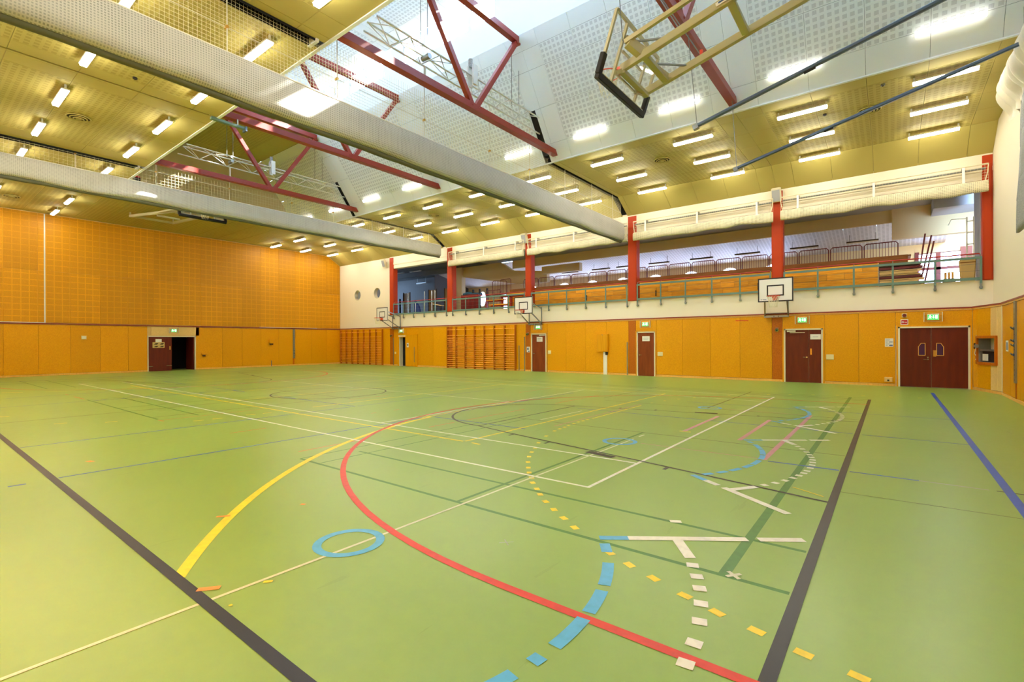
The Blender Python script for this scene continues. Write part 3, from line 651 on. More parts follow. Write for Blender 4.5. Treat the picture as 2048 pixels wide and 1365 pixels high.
# ------------------------------------------------------------------ white lattice trusses that lift the dividers
def make_lattice(x, ya, yb, ztop, label):
    r = thing('lattice_truss', label, 'lattice truss', (x, (ya + yb) / 2, 9.4))
    ch = [(x - .2, 9.78), (x + .2, 9.78), (x, 9.36)]
    for cx, cz in ch: MB().tube([(cx, ya + (.35 if cz < 9.5 else .6), cz), (cx, yb + (.25 if cz < 9.5 else 0), cz)], .026, 6).build('chord', 'whitemetal', r)
    n = 13; st = (yb - ya - .8) / n
    for i in range(n):
        y0 = ya + .6 + st * i
        for (a, b) in ((0, 2), (1, 2), (0, 1)):
            p, q = (ch[a], ch[b]) if i % 2 == 0 else (ch[b], ch[a])
            MB().tube([(p[0], y0, p[1]), (q[0], y0 + st, q[1])], .014, 4).build('brace', 'whitemetal', r)
    for yy in (9.1, 9.35, 13.2, 13.6): MB().tube([(x, yy, 9.78), (x, yy, ztop if yy < 13 else min(ztop, 11.5))], .012, 4).build('hanger', 'cable', r)
    for dx in (-.1, .12): MB().box(x + .22 + dx - .03, x + .22 + dx + .03, 10.86, 11.04, 9.45, 10.05).build('motor_plate', 'whitemetal', r)
    MB().disc((x + .16, 10.95, 10.02), (0, 0, 1), .065, .26, 12).build('motor', 'greycloth', r)
    MB().tube([(x - .1, 9.25, 9.6), (x + .2, 9.25, 9.6)], .07, 10).build('pulley', 'steel', r)
    MB().tube([(x + .05, 9.2, 9.33), (x + .05, 9.2, 8.9)], .035, 6).build('weight', 'white', r)
    return r
make_lattice(-10.25, 6.9, 14.62, ZT, 'nearer white lattice truss hanging across the lantern on cables')
make_lattice(-22.79, 6.9, 14.62, Z1, 'farther white lattice truss hanging across the lantern on cables')

# ------------------------------------------------------------------ rolled divider curtains
def make_divider(x, zt, zb, label, pitch, seed):
    r = thing('divider_curtain', label, 'divider curtain', (x, 10.8, zb)); ya, yb = YD + .05, 21.72
    n = 120; prof = [(.13, 0), (.165, -.06), (.17, -.3), (.168, -.6), (.155, -.77), (.08, -.85), (0, -.86), (-.08, -.85), (-.155, -.77), (-.168, -.6), (-.17, -.3), (-.165, -.06), (-.13, 0)]
    hgt = zt - zb; mb = MB(); vs = []; k = len(prof)
    for i in range(n + 1):
        y = ya + (yb - ya) * i / n
        for j, (px, pz) in enumerate(prof):
            w = noise.noise(V((y * .9, j * .35 + seed, 0))) * .05 + noise.noise(V((y * .22, seed, 3))) * .05 * (-pz)
            sag = (noise.noise(V((y * .55, seed + 9, 0))) * .07 if pz < -.5 else 0)
            vs.append((x + px * (1 + w * 3) + w * .4, y, zt + pz * hgt / .86 + sag))
    fs = [(i * k + j, i * k + j + 1, (i + 1) * k + j + 1, (i + 1) * k + j) for i in range(n) for j in range(k - 1)]
    mb.add(vs, fs, True).add(vs[:k], [tuple(range(k - 1, -1, -1))]).add(vs[-k:], [tuple(range(k))]); mb.build('net_roll', 'netroll', r)
    MB().tube([(x - .02, ya + (yb - ya) * i / 60, zb - .01 + noise.noise(V((i * .42, seed, 0))) * .03) for i in range(61)], .075, 8).build('bottom_sleeve', 'underroll', r)
    MB().tube([(x + .12, ya, zt), (x + .12, yb, zt)], .02, 6).build('top_rope', 'rope', r)
    nt = MB(); z1 = ZC + .02; m_ = int((yb - ya) / pitch)
    for i in range(m_ + 1):
        y = ya + (yb - ya) * i / m_; nt.beam((x, y, zt), (x, y, z1 if (y < YN or y > YF) else 8.6), .005, .005)
    j = 0
    while zt + pitch * j < z1: nt.beam((x, ya, zt + pitch * j), (x, yb, zt + pitch * j), .005, .005); j += 1
    nt.build('netting', 'netcord', r, kind='stuff')
    for y in (1.2, 4.1, 6.5, 9.2, 12.0, 14.2, 16.6, 18.8, 20.8): MB().tube([(x + .02, y, zt - .02), (x + .02, y, 8.5 if (y < YN or y > YF) else 9.36)], .012, 5).build('hanging_rope', 'rope', r)
    MB().tube([(x, ya, zt + .55), (x, yb, zt + .55)], .009, 4).build('tie_rope', 'rope', r)
    for y in (4.1, 6.5, 9.2, 12.0, 14.2): MB().tube([(x - .04, y, zt + .55), (x + .04, y, zt + .55)], .035, 6).build('knot', 'brass', r)
    return r
make_divider(-10.25, 7.30, 6.48, 'nearer grey net divider, rolled up under the ceiling across the hall', .075, 1.3)
make_divider(-22.79, 7.86, 7.14, 'farther grey net divider, rolled up under the ceiling across the hall', .12, 5.1)

# ------------------------------------------------------------------ ceiling-hung folding basketball goals
def make_ceiling_goal(tip, tilt, sgn, label, hinge_x, detail=True):
    """tip: middle of the board's padded bottom edge; arms run towards the end wall (sgn = +1 to the right)"""
    x0, y0, z0 = tip; r = thing('ceiling_basketball_goal', label, 'basketball goal', (x0, y0, z0)); tn = math.tan(tilt)
    P = lambda dx, y, dz=0: V((x0 + sgn * dx, y0 + y, z0 + .32 + dx * tn + dz))
    L = abs(hinge_x - x0)
    for y in (-.27, .78) if detail else (-.5, .5): MB().beam(P(.12, y), P(L, y if detail else y * 1.9), .09, .13).build('mast', 'olive', r, bevel=.006)
    for dx in (.55, 1.95, 4.4): MB().beam(P(dx, -.24 if detail else -.5, -.02), P(dx, .75 if detail else .5, -.02), .12, .08).build('cross_bar', 'olive', r, bevel=.006)
    MB().beam(P(.45, -.83), P(L, -.76), .06, .07).build('side_arm', 'olive', r)
    MB().beam(P(.5, -.82, -.02), P(.62, -.6, -.16), .12, .16).build('arm_plate', 'olive', r)
    # tilted glass board
    bx = V((sgn * .40, 0, 1.14)).normalized(); by = V((0, 1, 0)); o = V((x0, y0 - .9, z0)); hb = 1.05; bn = by.cross(bx)
    pt = lambda u, w, d=0: o + by * u + bx * w + bn * d
    for a, b in (((0, .02), (0, hb)), ((1.8, .02), (1.8, hb)), ((0, hb), (1.8, hb)), ((0, .05), (1.8, .05)), ((.42, .05), (.42, hb)), ((1.38, .05), (1.38, hb))):
        MB().beam(pt(*a), pt(*b), .05, .045, bn).build('board_frame', 'olive', r)
    MB().prism([(.02, .03), (1.78, .03), (1.78, hb - .02), (.02, hb - .02)], (tuple(o), by, bx, bn), .012).build('glass_board', 'glass', r)
    pad = MB().beam(pt(-.05, .0), pt(1.85, .0), .11, .10, bn).beam(pt(-.02, .02), pt(-.02, .36), .11, .09, bn).beam(pt(1.82, .02), pt(1.82, .36), .11, .09, bn); pad.build('edge_padding', 'black', r, bevel=.012)
    MB().beam(pt(.5, .25, -.02 * sgn), pt(1.3, .25, -.02 * sgn), .03, .04, bn).beam(pt(.5, .62), pt(1.3, .62), .03, .04, bn).build('stiffener', 'olive', r)
    for u, y in ((.5, -.27), (1.3, .78)):
        MB().beam(pt(u, .25), P(.14, y, -.04), .06, .07).build('strut', 'olive', r); MB().beam(pt(u, .85), P(.62, y, .02), .045, .05).build('strut', 'olive', r)
        MB().tube([pt(u, .75), P(1.0, y, .0)], .02, 6).build('gas_spring', 'steel', r)
    MB().beam(P(.15, -.3, -.07), P(.15, .8, -.07), .10, .07).build('cross_bar', 'olive', r)
    # rim and net on the far side of the glass
    rc = (V((-4.12, 8.2, 6.58)) if detail else pt(.9, .35) + V((-sgn * .3, 0, 0))); rn = V((-bx.z * sgn * 0, 0, 1))
    MB().tube([rc + V((.225 * math.cos(a * PI / 12), .225 * math.sin(a * PI / 12), 0)) for a in range(24)], .011, 6, True).build('rim', 'orange', r)
    MB().beam(rc + V((sgn * .2, 0, 0)), rc + V((sgn * .34, 0, 0)), .12, .1).build('rim_bracket', 'orange', r)
    nb = MB()
    for i in range(12):
        for s_ in (1, -1):
            pts = []
            for q in range(5):
                a = 2 * PI * i / 12 + s_ * q * .26; rr = .22 - .10 * (q / 4) ** .7; pts.append(rc + V((rr * math.cos(a), rr * math.sin(a), -.09 * q)))
            nb.tube(pts, .004, 3, caps=False)
    nb.build('net', 'netcord', r)
    if detail:
        for dx, y in ((1.15, -.12), (1.2, .78)): MB().tube([P(dx, y, .05), V((-3.65, y0 + y, 8.6))], .009, 5).build('cable', 'cable', r); MB().beam(P(dx, y, .06), P(dx, y, .16), .05, .05).build('strap', 'orange', r)
        MB().tube([P(.42, -.85, .03), V((-3.62, y0 - .85, 8.6))], .008, 5).build('cable', 'cable', r)
        MB().beam(P(1.75, -.33, .0), P(2.1, -.33, .0), .006, .06).build('maker_sticker', 'paper', r); MB().beam(P(1.79, -.335, .008), P(2.02, -.335, .008), .006, .026).build('sticker_print', 'inkblue', r)
        MB().beam(P(L - .02, -.75, .1), P(L - .02, .85, .1), .1, .1).build('hinge_bar', 'olive', r); 
        for y in (-.7, .75): MB().beam(P(L - .02, y, .1), V((hinge_x, y0 + y, ZC + .1)), .06, .06, (0, 1, 0)).build('hanger_post', 'olive', r)
    else:
        MB().beam(P(L, -1.0), P(L, 1.0), .1, .1).build('hinge_bar', 'olive', r)
        for y in (-.95, .95): MB().beam(P(L, y), V((hinge_x, y0 + y, ZC)), .06, .06, (0, 1, 0)).build('hanger_post', 'olive', r)
        for y in (-.5, .5): MB().tube([P(1.6, y), V((x0 + sgn * 1.6, y0 + y, ZC))], .01, 5).build('cable', 'cable', r)
    return r
make_ceiling_goal((-3.9, 8.32, 6.16), math.radians(14), 1, 'glass-board basketball goal folded up under the ceiling, upper right', 2.2)
make_ceiling_goal((-24.2, 8.68, 7.22), math.radians(6), -1, 'glass-board basketball goal folded up under the ceiling by the far wall', -31.0, False)
# long tubes hung at an angle beside it
def make_tube(y, x0, z0, x1, label, yt):
    r = thing('suspended_tube', label, 'suspended tube', (x0, y, z0)); z1 = z0 + (x1 - x0) * math.tan(math.radians(14))
    MB().beam((x0, y, z0), (x1, y, z1), .075, .085).build('tube', 'bluesteel', r, bevel=.02)
    MB().beam((x0 - .06, y, z0 - .03), (x0 + .05, y, z0), .10, .11).build('end_bracket', 'steel', r)
    MB().tube([(x0 + .02, y, z0 + .03), (-3.6, yt, 8.6)], .008, 5).build('cable', 'cable', r)
    MB().beam((x1 - .05, y, z1), (x1 - .05, y, ZC + .2), .06, .06, (0, 1, 0)).build('hanger_post', 'steel', r)
    MB().beam((x0 + 2.1, y - .005, z0 + 2.1 * math.tan(math.radians(14)) - .05), (x0 + 2.3, y - .005, z0 + 2.3 * math.tan(math.radians(14)) - .05), .05, .03).build('clip', 'black', r)
    return r
make_tube(11.2, -3.45, 6.49, 2.3, 'blue-grey tube slung below the ceiling next to the folded goal', 11.15)
make_tube(14.68, -3.43, 6.50, 2.3, 'blue-grey tube slung below the ceiling, the one nearer the gallery', 15.0)

# ------------------------------------------------------------------ curtain along the right-hand end wall
r = thing('stage_curtain', 'gathered white net and grey folded curtain hanging high on the right-hand wall', 'curtain', (2.4, 10, 4.2))
mb = MB(); n = 260; k = 14; vs = []
for i in range(n + 1):
    y = 1.5 + (17.35 - 1.5) * i / n
    for j in range(k + 1):
        t = j / k; fold = .05 * math.sin(y * 15 + j * .15 + 2 * noise.noise(V((y, 0, 0)))) + .05 * noise.noise(V((y * 1.4, t * 2, 0)))
        zz = 8.40 - t * (1.15 + .22 * noise.noise(V((y * 2.3, 4, 0))) + .12 * (i / n)); xx = 2.40 - .26 * math.sin(PI * min(1, t * 1.15)) + fold
        vs.append((min(2.58, xx), y, zz))
mb.add(vs, [(i * (k + 1) + j, i * (k + 1) + j + 1, (i + 1) * (k + 1) + j + 1, (i + 1) * (k + 1) + j) for i in range(n) for j in range(k)], True)
mb.build('net_bundle', 'whitecloth', r)
for f, (za, zb, dy, xo) in enumerate(((7.35, 6.05, 15.75, 2.42), (6.35, 4.85, 15.55, 2.36), (5.25, 4.05, 15.45, 2.30))):
    mb = MB(); vs = []; n = 60; k = 8
    for i in range(n + 1):
        y = 1.5 + (dy - 1.5) * i / n
        for j in range(k + 1):
            t = j / k; fl = .10 * max(0, t - .55) ** 1.3
            yy = y + (.42 * t ** 3 if f == 1 else .16 * t) * (i / n) ** 8
            vs.append((xo - .04 * math.sin(PI * t) - fl + .012 * math.sin(y * 3), yy, za - (za - zb) * t))
    mb.add(vs, [(i * (k + 1) + j, i * (k + 1) + j + 1, (i + 1) * (k + 1) + j + 1, (i + 1) * (k + 1) + j) for i in range(n) for j in range(k)], True)
    o = mb.build('curtain_fold', 'greycloth', r); md = o.modifiers.new('s', 'SOLIDIFY'); md.thickness = .05
MB().tube([(2.42, 1.5, 8.40), (2.42, 17.4, 8.40)], .03, 6).build('rail', 'whitemetal', r)

# ------------------------------------------------------------------ wall-mounted basketball goals
def make_wall_goal(xc, label):
    r = thing('basketball_goal', label, 'basketball goal', (xc, YB, 2.7), 'basketball goals on the gallery wall'); yb = 20.75; x0, x1, z0, z1 = xc - .6, xc + .6, 3.14, 4.05
    bd = MB().box(x0, x1, yb, yb + .03, z0, z1).build('backboard', 'white', r)
    bo = MB()
    for a in (rect(x0, x1, z0, z0 + .045), rect(x0, x1, z1 - .045, z1), rect(x0, x0 + .045, z0 + .045, z1 - .045), rect(x1 - .045, x1, z0 + .045, z1 - .045)): bo.box(a[0][0], a[1][0], yb - .006, yb - .001, a[0][1], a[2][1])
    bo.build('border', 'blackpaint', bd)
    s = MB(); a0, a1, b0, b1 = xc - .29, xc + .29, 3.36, 3.78
    for a in (rect(a0, a1, b0, b0 + .045), rect(a0, a1, b1 - .045, b1), rect(a0, a0 + .045, b0 + .045, b1 - .045), rect(a1 - .045, a1, b0 + .045, b1 - .045)): s.box(a[0][0], a[1][0], yb - .006, yb - .001, a[0][1], a[2][1])
    s.build('target_square', 'blackpaint', bd)
    MB().box(x0 + .10, x0 + .13, yb - .004, yb - .001, z0 + .08, z0 + .11).box(x0 + .16, x0 + .29, yb - .004, yb - .001, z0 + .085, z0 + .105).build('maker_mark', 'inkblue', bd)
    rc = V((xc, yb - .38, 3.33))
    MB().tube([rc + V((.225 * math.cos(a * PI / 12), .225 * math.sin(a * PI / 12), 0)) for a in range(24)], .012, 6, True).build('rim', 'orange', r)
    MB().prism([(-.09, 0), (.09, 0), (.06, -.15), (-.06, -.15)], ((xc, yb - .16, 3.34), (1, 0, 0), (0, 0, 1), (0, 1, 0)), .16).build('rim_bracket', 'orange', r)
    nb = MB()
    for i in range(12):
        for sg in (1, -1):
            pts = []
            for q in range(6):
                a = 2 * PI * i / 12 + sg * q * .26; rr = .22 - .10 * (q / 5) ** .7; pts.append(rc + V((rr * math.cos(a), rr * math.sin(a), -.085 * q)))
            nb.tube(pts, .005, 3, caps=False)
    nb.build('net', 'netcord', r)
    xf = xc - .19
    fr = MB().box(xf - .44, xf + .44, YB - .14, YB - .04, 2.60, 2.68).box(xf - .44, xf + .44, YB - .12, YB - .03, 2.76, 2.79); fr.build('wall_bracket', 'steel', r)
    for dx in (-.42, .42):
        MB().box(xf + dx - .02, xf + dx + .02, YB - .10, YB - .05, 2.6, 3.56).build('upright', 'steel', r)
        MB().beam((xf + dx, YB - .12, 3.5), (xc + dx * .9, yb + .03, 3.8), .05, .05).build('arm', 'steel', r)
        MB().beam((xf + dx, YB - .08, 2.66), (xc + dx * .9, yb + .03, 3.3), .045, .045).build('arm', 'steel', r)
    for dx in (-.08, .08): MB().disc((xf + dx, YB - .145, 2.64), (0, -1, 0), .02, .01, 8).build('bolt', 'black', r)
    return r
g0 = make_wall_goal(-3.47, 'white basketball backboard above the door with a closer arm')
dup(g0, (-15.40, YB, 2.7), 'white basketball backboard on the column right of the middle wall bars', 'basketball goals on the gallery wall')
dup(g0, (-27.4, YB, 2.7), 'white basketball backboard above the gap after the corner wall bars', 'basketball goals on the gallery wall')

# ------------------------------------------------------------------ wall bars
def make_bars(x0, x1, label, nb=7):
    r = thing('wall_bars', label, 'wall bars', ((x0 + x1) / 2, YB, 0)); w = (x1 - x0) / nb
    up = MB().box(-.025, .025, -.13, 0, .02, 2.62); me = None
    for i in range(nb + 1):
        x = x0 + w * i
        if me is None: o = MB().box(x - .03, x + .03, YB - .13, YB - .01, .02, 2.62).build('upright', 'wallbar_dark', r); me = o.data; xx = x
        else: q = o.copy(); COL.objects.link(q); q.parent = r; q.location.x = x - xx
    zs = [.16 + .125 * i for i in range(15)] + [2.08, 2.44]; ro = None
    for i in range(nb):
        for z in zs:
            if ro is None:
                ro = MB().tube([(x0 + .01, YB - .10, z), (x0 + w - .01, YB - .10, z)], .021, 6).build('rung', 'wallbar', r); z_ = z
            else: q = ro.copy(); COL.objects.link(q); q.parent = r; q.location = (w * i, 0, z - z_)
    return r
make_bars(-34.45, -29.2, 'wooden wall bars in the far corner, left of the narrow open doorway')
make_bars(-22.5, -17.0, 'wooden wall bars in the middle of the gallery wall, left of the brown door')

# ------------------------------------------------------------------ doors
def box_part(name, m, parent, *b, bevel=0): return MB().box(*b).build(name, m, parent, bevel=bevel)
def frame(x0, x1, zt, y, parent, w=.055):
    f = MB().box(x0, x0 + w, y - .03, y + .12, 0, zt).box(x1 - w, x1, y - .03, y + .12, 0, zt); f.build('jamb', 'framew', parent)
    MB().box(x0, x1, y - .03, y + .12, zt - w, zt).build('head_jamb', 'framew', parent)
    MB().box(x0 - .05, x0, y - .02, y, 0, zt + .05).box(x1, x1 + .05, y - .02, y, 0, zt + .05).box(x0, x1, y - .02, y, zt, zt + .05).build('architrave', 'woodtrim' if 0 else 'veneer', parent)
def lever(x, z, y, parent, d, m='chrome'):
    MB().disc((x, y, z), (0, -1, 0), .026, .02, 12).tube([(x, y - .01, z), (x, y - .05, z), (x + d * .12, y - .05, z)], .010, 6).build('door_handle', m, parent)
def paper(parent, x0, x1, z0, z1, y, name='notice', lines=2):
    p = MB().box(x0, x1, y - .004, y, z0, z1).build(name, 'paper', parent)
    return p
yb = YB
# single brown doors
def single(n, x0, x1, leafm, closer, hd):
    d = link('door_%d' % n, bpy.data.meshes.new('door'), kind='structure')
    frame(x0, x1, 2.12, yb, d)
    MB().box(x0 + .055, x1 - .055, yb + .012, yb + .029, .008, 2.065).build('leaf', leafm, d, bevel=.003)
    hx = x0 + .14 if hd > 0 else x1 - .14
    lever(hx, 1.0, yb + .012, d, hd)
    return d
d = single(1, -15.92, -14.90, 'doorbrown', True, 1)
MB().box(-15.38, -15.0, yb - .02, yb + .03, 2.0, 2.05).build('door_closer', 'whitemetal', d); MB().box(-15.6, -15.25, yb - .03, yb - .015, 1.965, 1.98).build('closer_arm', 'steel', d)
paper(d, -15.56, -15.17, 1.66, 1.93, yb + .012)
MB().box(-15.5, -15.25, yb + .006, yb + .0075, 1.83, 1.845).box(-15.5, -15.3, yb + .006, yb + .0075, 1.75, 1.765).build('notice_print', 'ink', d)
d = single(2, -9.67, -8.75, 'doorbrown', False, 1)
paper(d, -9.4, -9.03, 1.66, 1.90, yb + .012)
MB().box(-9.34, -9.09, yb + .006, yb + .0075, 1.80, 1.812).box(-9.34, -9.12, yb + .006, yb + .0075, 1.74, 1.75).build('notice_print', 'ink', d)
# door-and-a-half
d = link('door_3', bpy.data.meshes.new('door'), kind='structure'); frame(-3.41, -2.08, 2.13, yb, d)
MB().box(-3.355, -2.555, yb + .012, yb + .029, .008, 2.075).build('leaf', 'doorred', d, bevel=.003); MB().box(-2.548, -2.135, yb + .012, yb + .029, .008, 2.075).build('side_leaf', 'doorred', d, bevel=.003)
lever(-2.62, 1.0, yb + .012, d, -1); MB().box(-2.50, -2.45, yb + .0, yb + .012, 1.10, 1.34).build('lock_plate', 'brass', d)
for z in (1.14, 1.22, 1.30): MB().disc((-2.475, yb + .0, z), (0, -1, 0), .014, .012, 8).build('lock_knob', 'brass', d)
MB().box(-3.30, -3.0, yb - .03, yb + .03, 2.0, 2.06).build('door_closer', 'creammetal', d); MB().box(-3.2, -2.68, yb - .02, yb, 1.962, 1.982).build('closer_arm', 'creammetal', d)
paper(d, -2.50, -2.15, 1.70, 1.90, yb + .012); MB().box(-2.42, -2.24, yb + .006, yb + .0075, 1.795, 1.806).build('notice_print', 'inkblue', d)
# double door
d = link('door_4', bpy.data.meshes.new('door'), kind='structure'); frame(.19, 2.08, 2.13, yb, d)
MB().box(.245, 1.085, yb + .012, yb + .029, .012, 2.075).build('leaf', 'doorred', d, bevel=.003); MB().box(1.093, 2.025, yb + .012, yb + .029, .02, 2.075).build('leaf', 'doorred', d, bevel=.003)
lever(1.0, .98, yb + .012, d, -1); MB().disc((1.0, yb + .012, 1.05), (0, -1, 0), .022, .02, 10).build('lock_knob', 'chrome', d)
MB().box(1.14, 1.22, yb + .0, yb + .012, 1.08, 1.30).build('lock_plate', 'brass', d); MB().tube([(1.18, yb - .01, 1.24), (1.18, yb + .02, 1.24)], .02, 8).build('lock_knob', 'brass', d)
for xs, s in ((.84, 1), (1.32, -1)):
    q = [(-.09, 1.12), (.09, 1.12), (.09, 1.54), (-.02, 1.54), (-.09, 1.42)] if s > 0 else [(-.09, 1.12), (.09, 1.12), (.09, 1.42), (.02, 1.54), (-.09, 1.54)]
    g = MB().prism(q, ((xs, yb + .011, 0), (1, 0, 0), (0, 0, 1), (0, -1, 0)), .008).build('door_glass', 'doorglass', d)
    fr_ = MB()
    for i in range(len(q)): a, b = q[i], q[(i + 1) % len(q)]; fr_.beam((xs + a[0], yb + .002, a[1]), (xs + b[0], yb + .002, b[1]), .016, .016, (0, 1, 0))
    fr_.build('glazing_bead', 'woodtrim', g)
MB().box(.245, 2.02, yb - .01, yb + .1, 0, .008).build('threshold', 'steel', d)
# sliding store door, standing open
d = link('door_5', bpy.data.meshes.new('door'), kind='structure')
MB().box(-27.52, -27.40, yb - .04, yb + .3, 0, 2.06).box(-27.40, -26.66, yb - .03, yb + .02, 2.02, 2.06).build('jamb', 'veneer', d); MB().box(-27.42, -27.36, yb + .0, yb + .3, 0, 2.03).build('lining', 'framew', d)
lf = MB().box(-26.64, -25.5, yb - .075, yb - .035, .02, 2.16).build('leaf', 'veneer', d, bevel=.004); MB().box(-25.52, -25.44, yb - .085, yb - .01, 0, 2.2).box(-26.64, -25.44, yb - .085, yb - .03, 2.165, 2.2).build('track', 'veneer', d)
MB().box(-26.48, -26.28, yb - .082, yb - .076, 1.32, 1.62).build('notice', 'paper', d); MB().box(-26.44, -26.32, yb - .085, yb - .0825, 1.42, 1.55).build('notice_print', 'ink', d)
MB().box(-25.72, -25.69, yb - .1, yb - .075, .3, 1.35).build('pull_rail', 'steel', d)
# door in the far end wall: one leaf shut, one folded back into the dark corridor
d = link('door_6', bpy.data.meshes.new('door'), kind='structure'); X0 = XA
MB().box(X0 - .1, X0 + .03, dA[0], dA[0] + .05, 0, 2.12).box(X0 - .1, X0 + .03, dA[1] - .06, dA[1], 0, 2.12).box(X0 - .1, X0 + .03, dA[0], dA[1], 2.06, 2.12).build('jamb', 'framew', d)
MB().box(X0 - .06, X0 - .02, dA[0] + .05, 10.68, .01, 2.06).build('leaf', 'doorred', d)
MB().box(X0 - 1.25, X0 - .05, dA[1] - .13, dA[1] - .08, .01, 2.06).build('leaf', 'doorred', d)
MB().box(X0 - .02, X0 - .012, 9.85, 10.16, 1.74, 1.93).build('notice', 'paper', d); MB().box(X0 - .02, X0 - .011, 9.7, 10.31, 1.40, 1.74).build('photo_notice', 'photo_tan', d)
for a, b in ((9.73, 10.0), (10.03, 10.29)):
    for z in (1.44, 1.6): MB().prism([(a + .02, z), (b - .08, z - .01), (b, z + .08), (a + .12, z + .07)], ((X0 - .010, 0, 0), (0, 1, 0), (0, 0, 1), (1, 0, 0)), .002).build('photo', 'photo_dark', d)
MB().box(X0 - .02, X0 + .0, 10.55, 10.62, 1.28, 1.5).build('lock_plate', 'brass', d)
MB().box(X0 - .02, X0 + .0, 9.5, 9.72, .28, .30).box(X0 - .02, X0, 10.4, 10.68, .3, .32).build('kick_strip', 'chrome', d)

# ------------------------------------------------------------------ exit signs (lit) in wire guards
def make_exit(o, X, label):
    """o: centre on the wall; X: unit vector to the right along the wall"""
    X = V(X); Z = V((0, 0, 1)); N = X.cross(Z); o = V(o); r = thing('exit_sign', label, 'exit sign', tuple(o), 'lit green exit signs')
    fr_ = lambda d: (tuple(o + N * d), tuple(X), tuple(Z), tuple(N))
    MB().prism([(-.155, -.10), (.155, -.10), (.155, .105), (-.155, .105)], fr_(0), .07).build('case', 'white', r)
    MB().prism([(-.145, -.095), (.145, -.095), (.145, .075), (-.145, .075)], fr_(.071), .003).build('green_face', 'exitg', r)
    pic = MB()
    pic.prism([(.055, -.055), (.115, -.055), (.115, .055), (.055, .055)], fr_(.0745), .002)                       # doorway
    pic.prism([(-.005, .05), (.02, .05), (.02, -.01), (.035, -.01), (.0075, -.05), (-.02, -.01), (-.005, -.01)], fr_(.0745), .002)  # arrow down
    pic.prism([(-.08 + .018 * math.cos(i * PI / 5), .045 + .018 * math.sin(i * PI / 5)) for i in range(10)], fr_(.0745), .002)     # running figure
    pic.prism([(-.10, .022), (-.065, .028), (-.06, -.01), (-.085, -.015)], fr_(.0745), .002); pic.prism([(-.10, .02), (-.125, -.005), (-.115, -.01), (-.09, .01)], fr_(.0745), .002)
    pic.prism([(-.068, .025), (-.035, .01), (-.038, 0), (-.066, .01)], fr_(.0745), .002); pic.prism([(-.085, -.01), (-.06, -.01), (-.045, -.06), (-.058, -.06)], fr_(.0745), .002); pic.prism([(-.085, -.01), (-.07, -.015), (-.10, -.045), (-.135, -.05), (-.135, -.04), (-.105, -.035)], fr_(.0745), .002)
    pic.build('pictogram', 'exitw', r)
    g = MB(); P = lambda a, b, d: o + X * a + Z * b + N * d
    for a in (-.24, .24): g.beam(P(a, -.16, .06), P(a, .16, .06), .018, .10, N)
    for i in range(8): g.tube([P(-.24, -.16 + .32 * i / 7, .10), P(.24, -.16 + .32 * i / 7, .10)], .0025, 4)
    g.build('wire_guard', 'creammetal', r); return r
for x, z, lab in ((1.14, 2.45, 'lit green exit sign above the wide double door'), (-2.76, 2.47, 'lit green exit sign above the door with a closer arm'), (-9.22, 2.47, 'lit green exit sign above the brown door right of the wall box'), (-15.42, 2.47, 'lit green exit sign above the brown door beside the middle wall bars'), (-27.1, 2.47, 'lit green exit sign above the narrow open sliding door')):
    make_exit((x, YB, z), (1, 0, 0), lab)
make_exit((XA, 10.78, 2.45), (0, 1, 0), 'lit green exit sign on the far wall above the half-open red door')

# ------------------------------------------------------------------ small things on the walls
def one(name, m, label, cat, mb, loc, group=None, bevel=0, sub=()):
    r = thing(name, label, cat, loc, group); o = mb.build('body', m, r, bevel=bevel)
    for nm, mm, b in sub: b.build(nm, mm, r)
    return r
def switch(x, z, w, label): one('switch_box', 'plastic', label, 'switch', MB().box(x, x + w, YB - .035, YB, z, z + .2), (x, YB, z), 'cream switch boxes beside the doors', .01, [('cover', 'plastic', MB().box(x + .02, x + w - .02, YB - .04, YB - .034, z + .02, z + .18))])
switch(-14.80, .98, .2, 'cream switch box right of the brown door by the wall bars'); switch(-8.64, .96, .25, 'cream switch box right of the brown door after the wall box'); switch(-1.98, .92, .25, 'cream switch box right of the door with a closer arm')
one('switch_box', 'plastic', 'white box on the plain wood panels left of the far red door', 'switch', MB().box(XA, XA + .05, 6.46, 6.68, 1.9, 2.1), (XA, 6.5, 1.9), None, .01, [('cover', 'white', MB().box(XA + .05, XA + .055, 6.49, 6.65, 1.93, 2.07))])
one('shelf_bracket', 'veneer', 'small wooden ledge on the wall right of the far red door', 'bracket', MB().box(XA, XA + .09, 12.3, 12.62, .93, 1.02), (XA, 12.4, .93), None, .01, [('catch', 'black', MB().box(XA + .03, XA + .1, 12.35, 12.5, .84, .92))])
one('wall_lamp_box', 'veneer', 'small wooden box high on the far wall panels near the metal rail', 'box', MB().box(XA, XA + .14, 16.55, 16.88, 1.62, 1.92), (XA, 16.7, 1.62), None, .01, [('vent', 'photo_dark', MB().box(XA + .05, XA + .15, 16.6, 16.8, 1.55, 1.62))])
one('pipe_stub', 'steel', 'short metal stub at the foot of the far wall below the small box', 'pipe', MB().tube([(XA + .05, 16.72, .02), (XA + .05, 16.72, .42)], .03, 8), (XA, 16.7, 0))
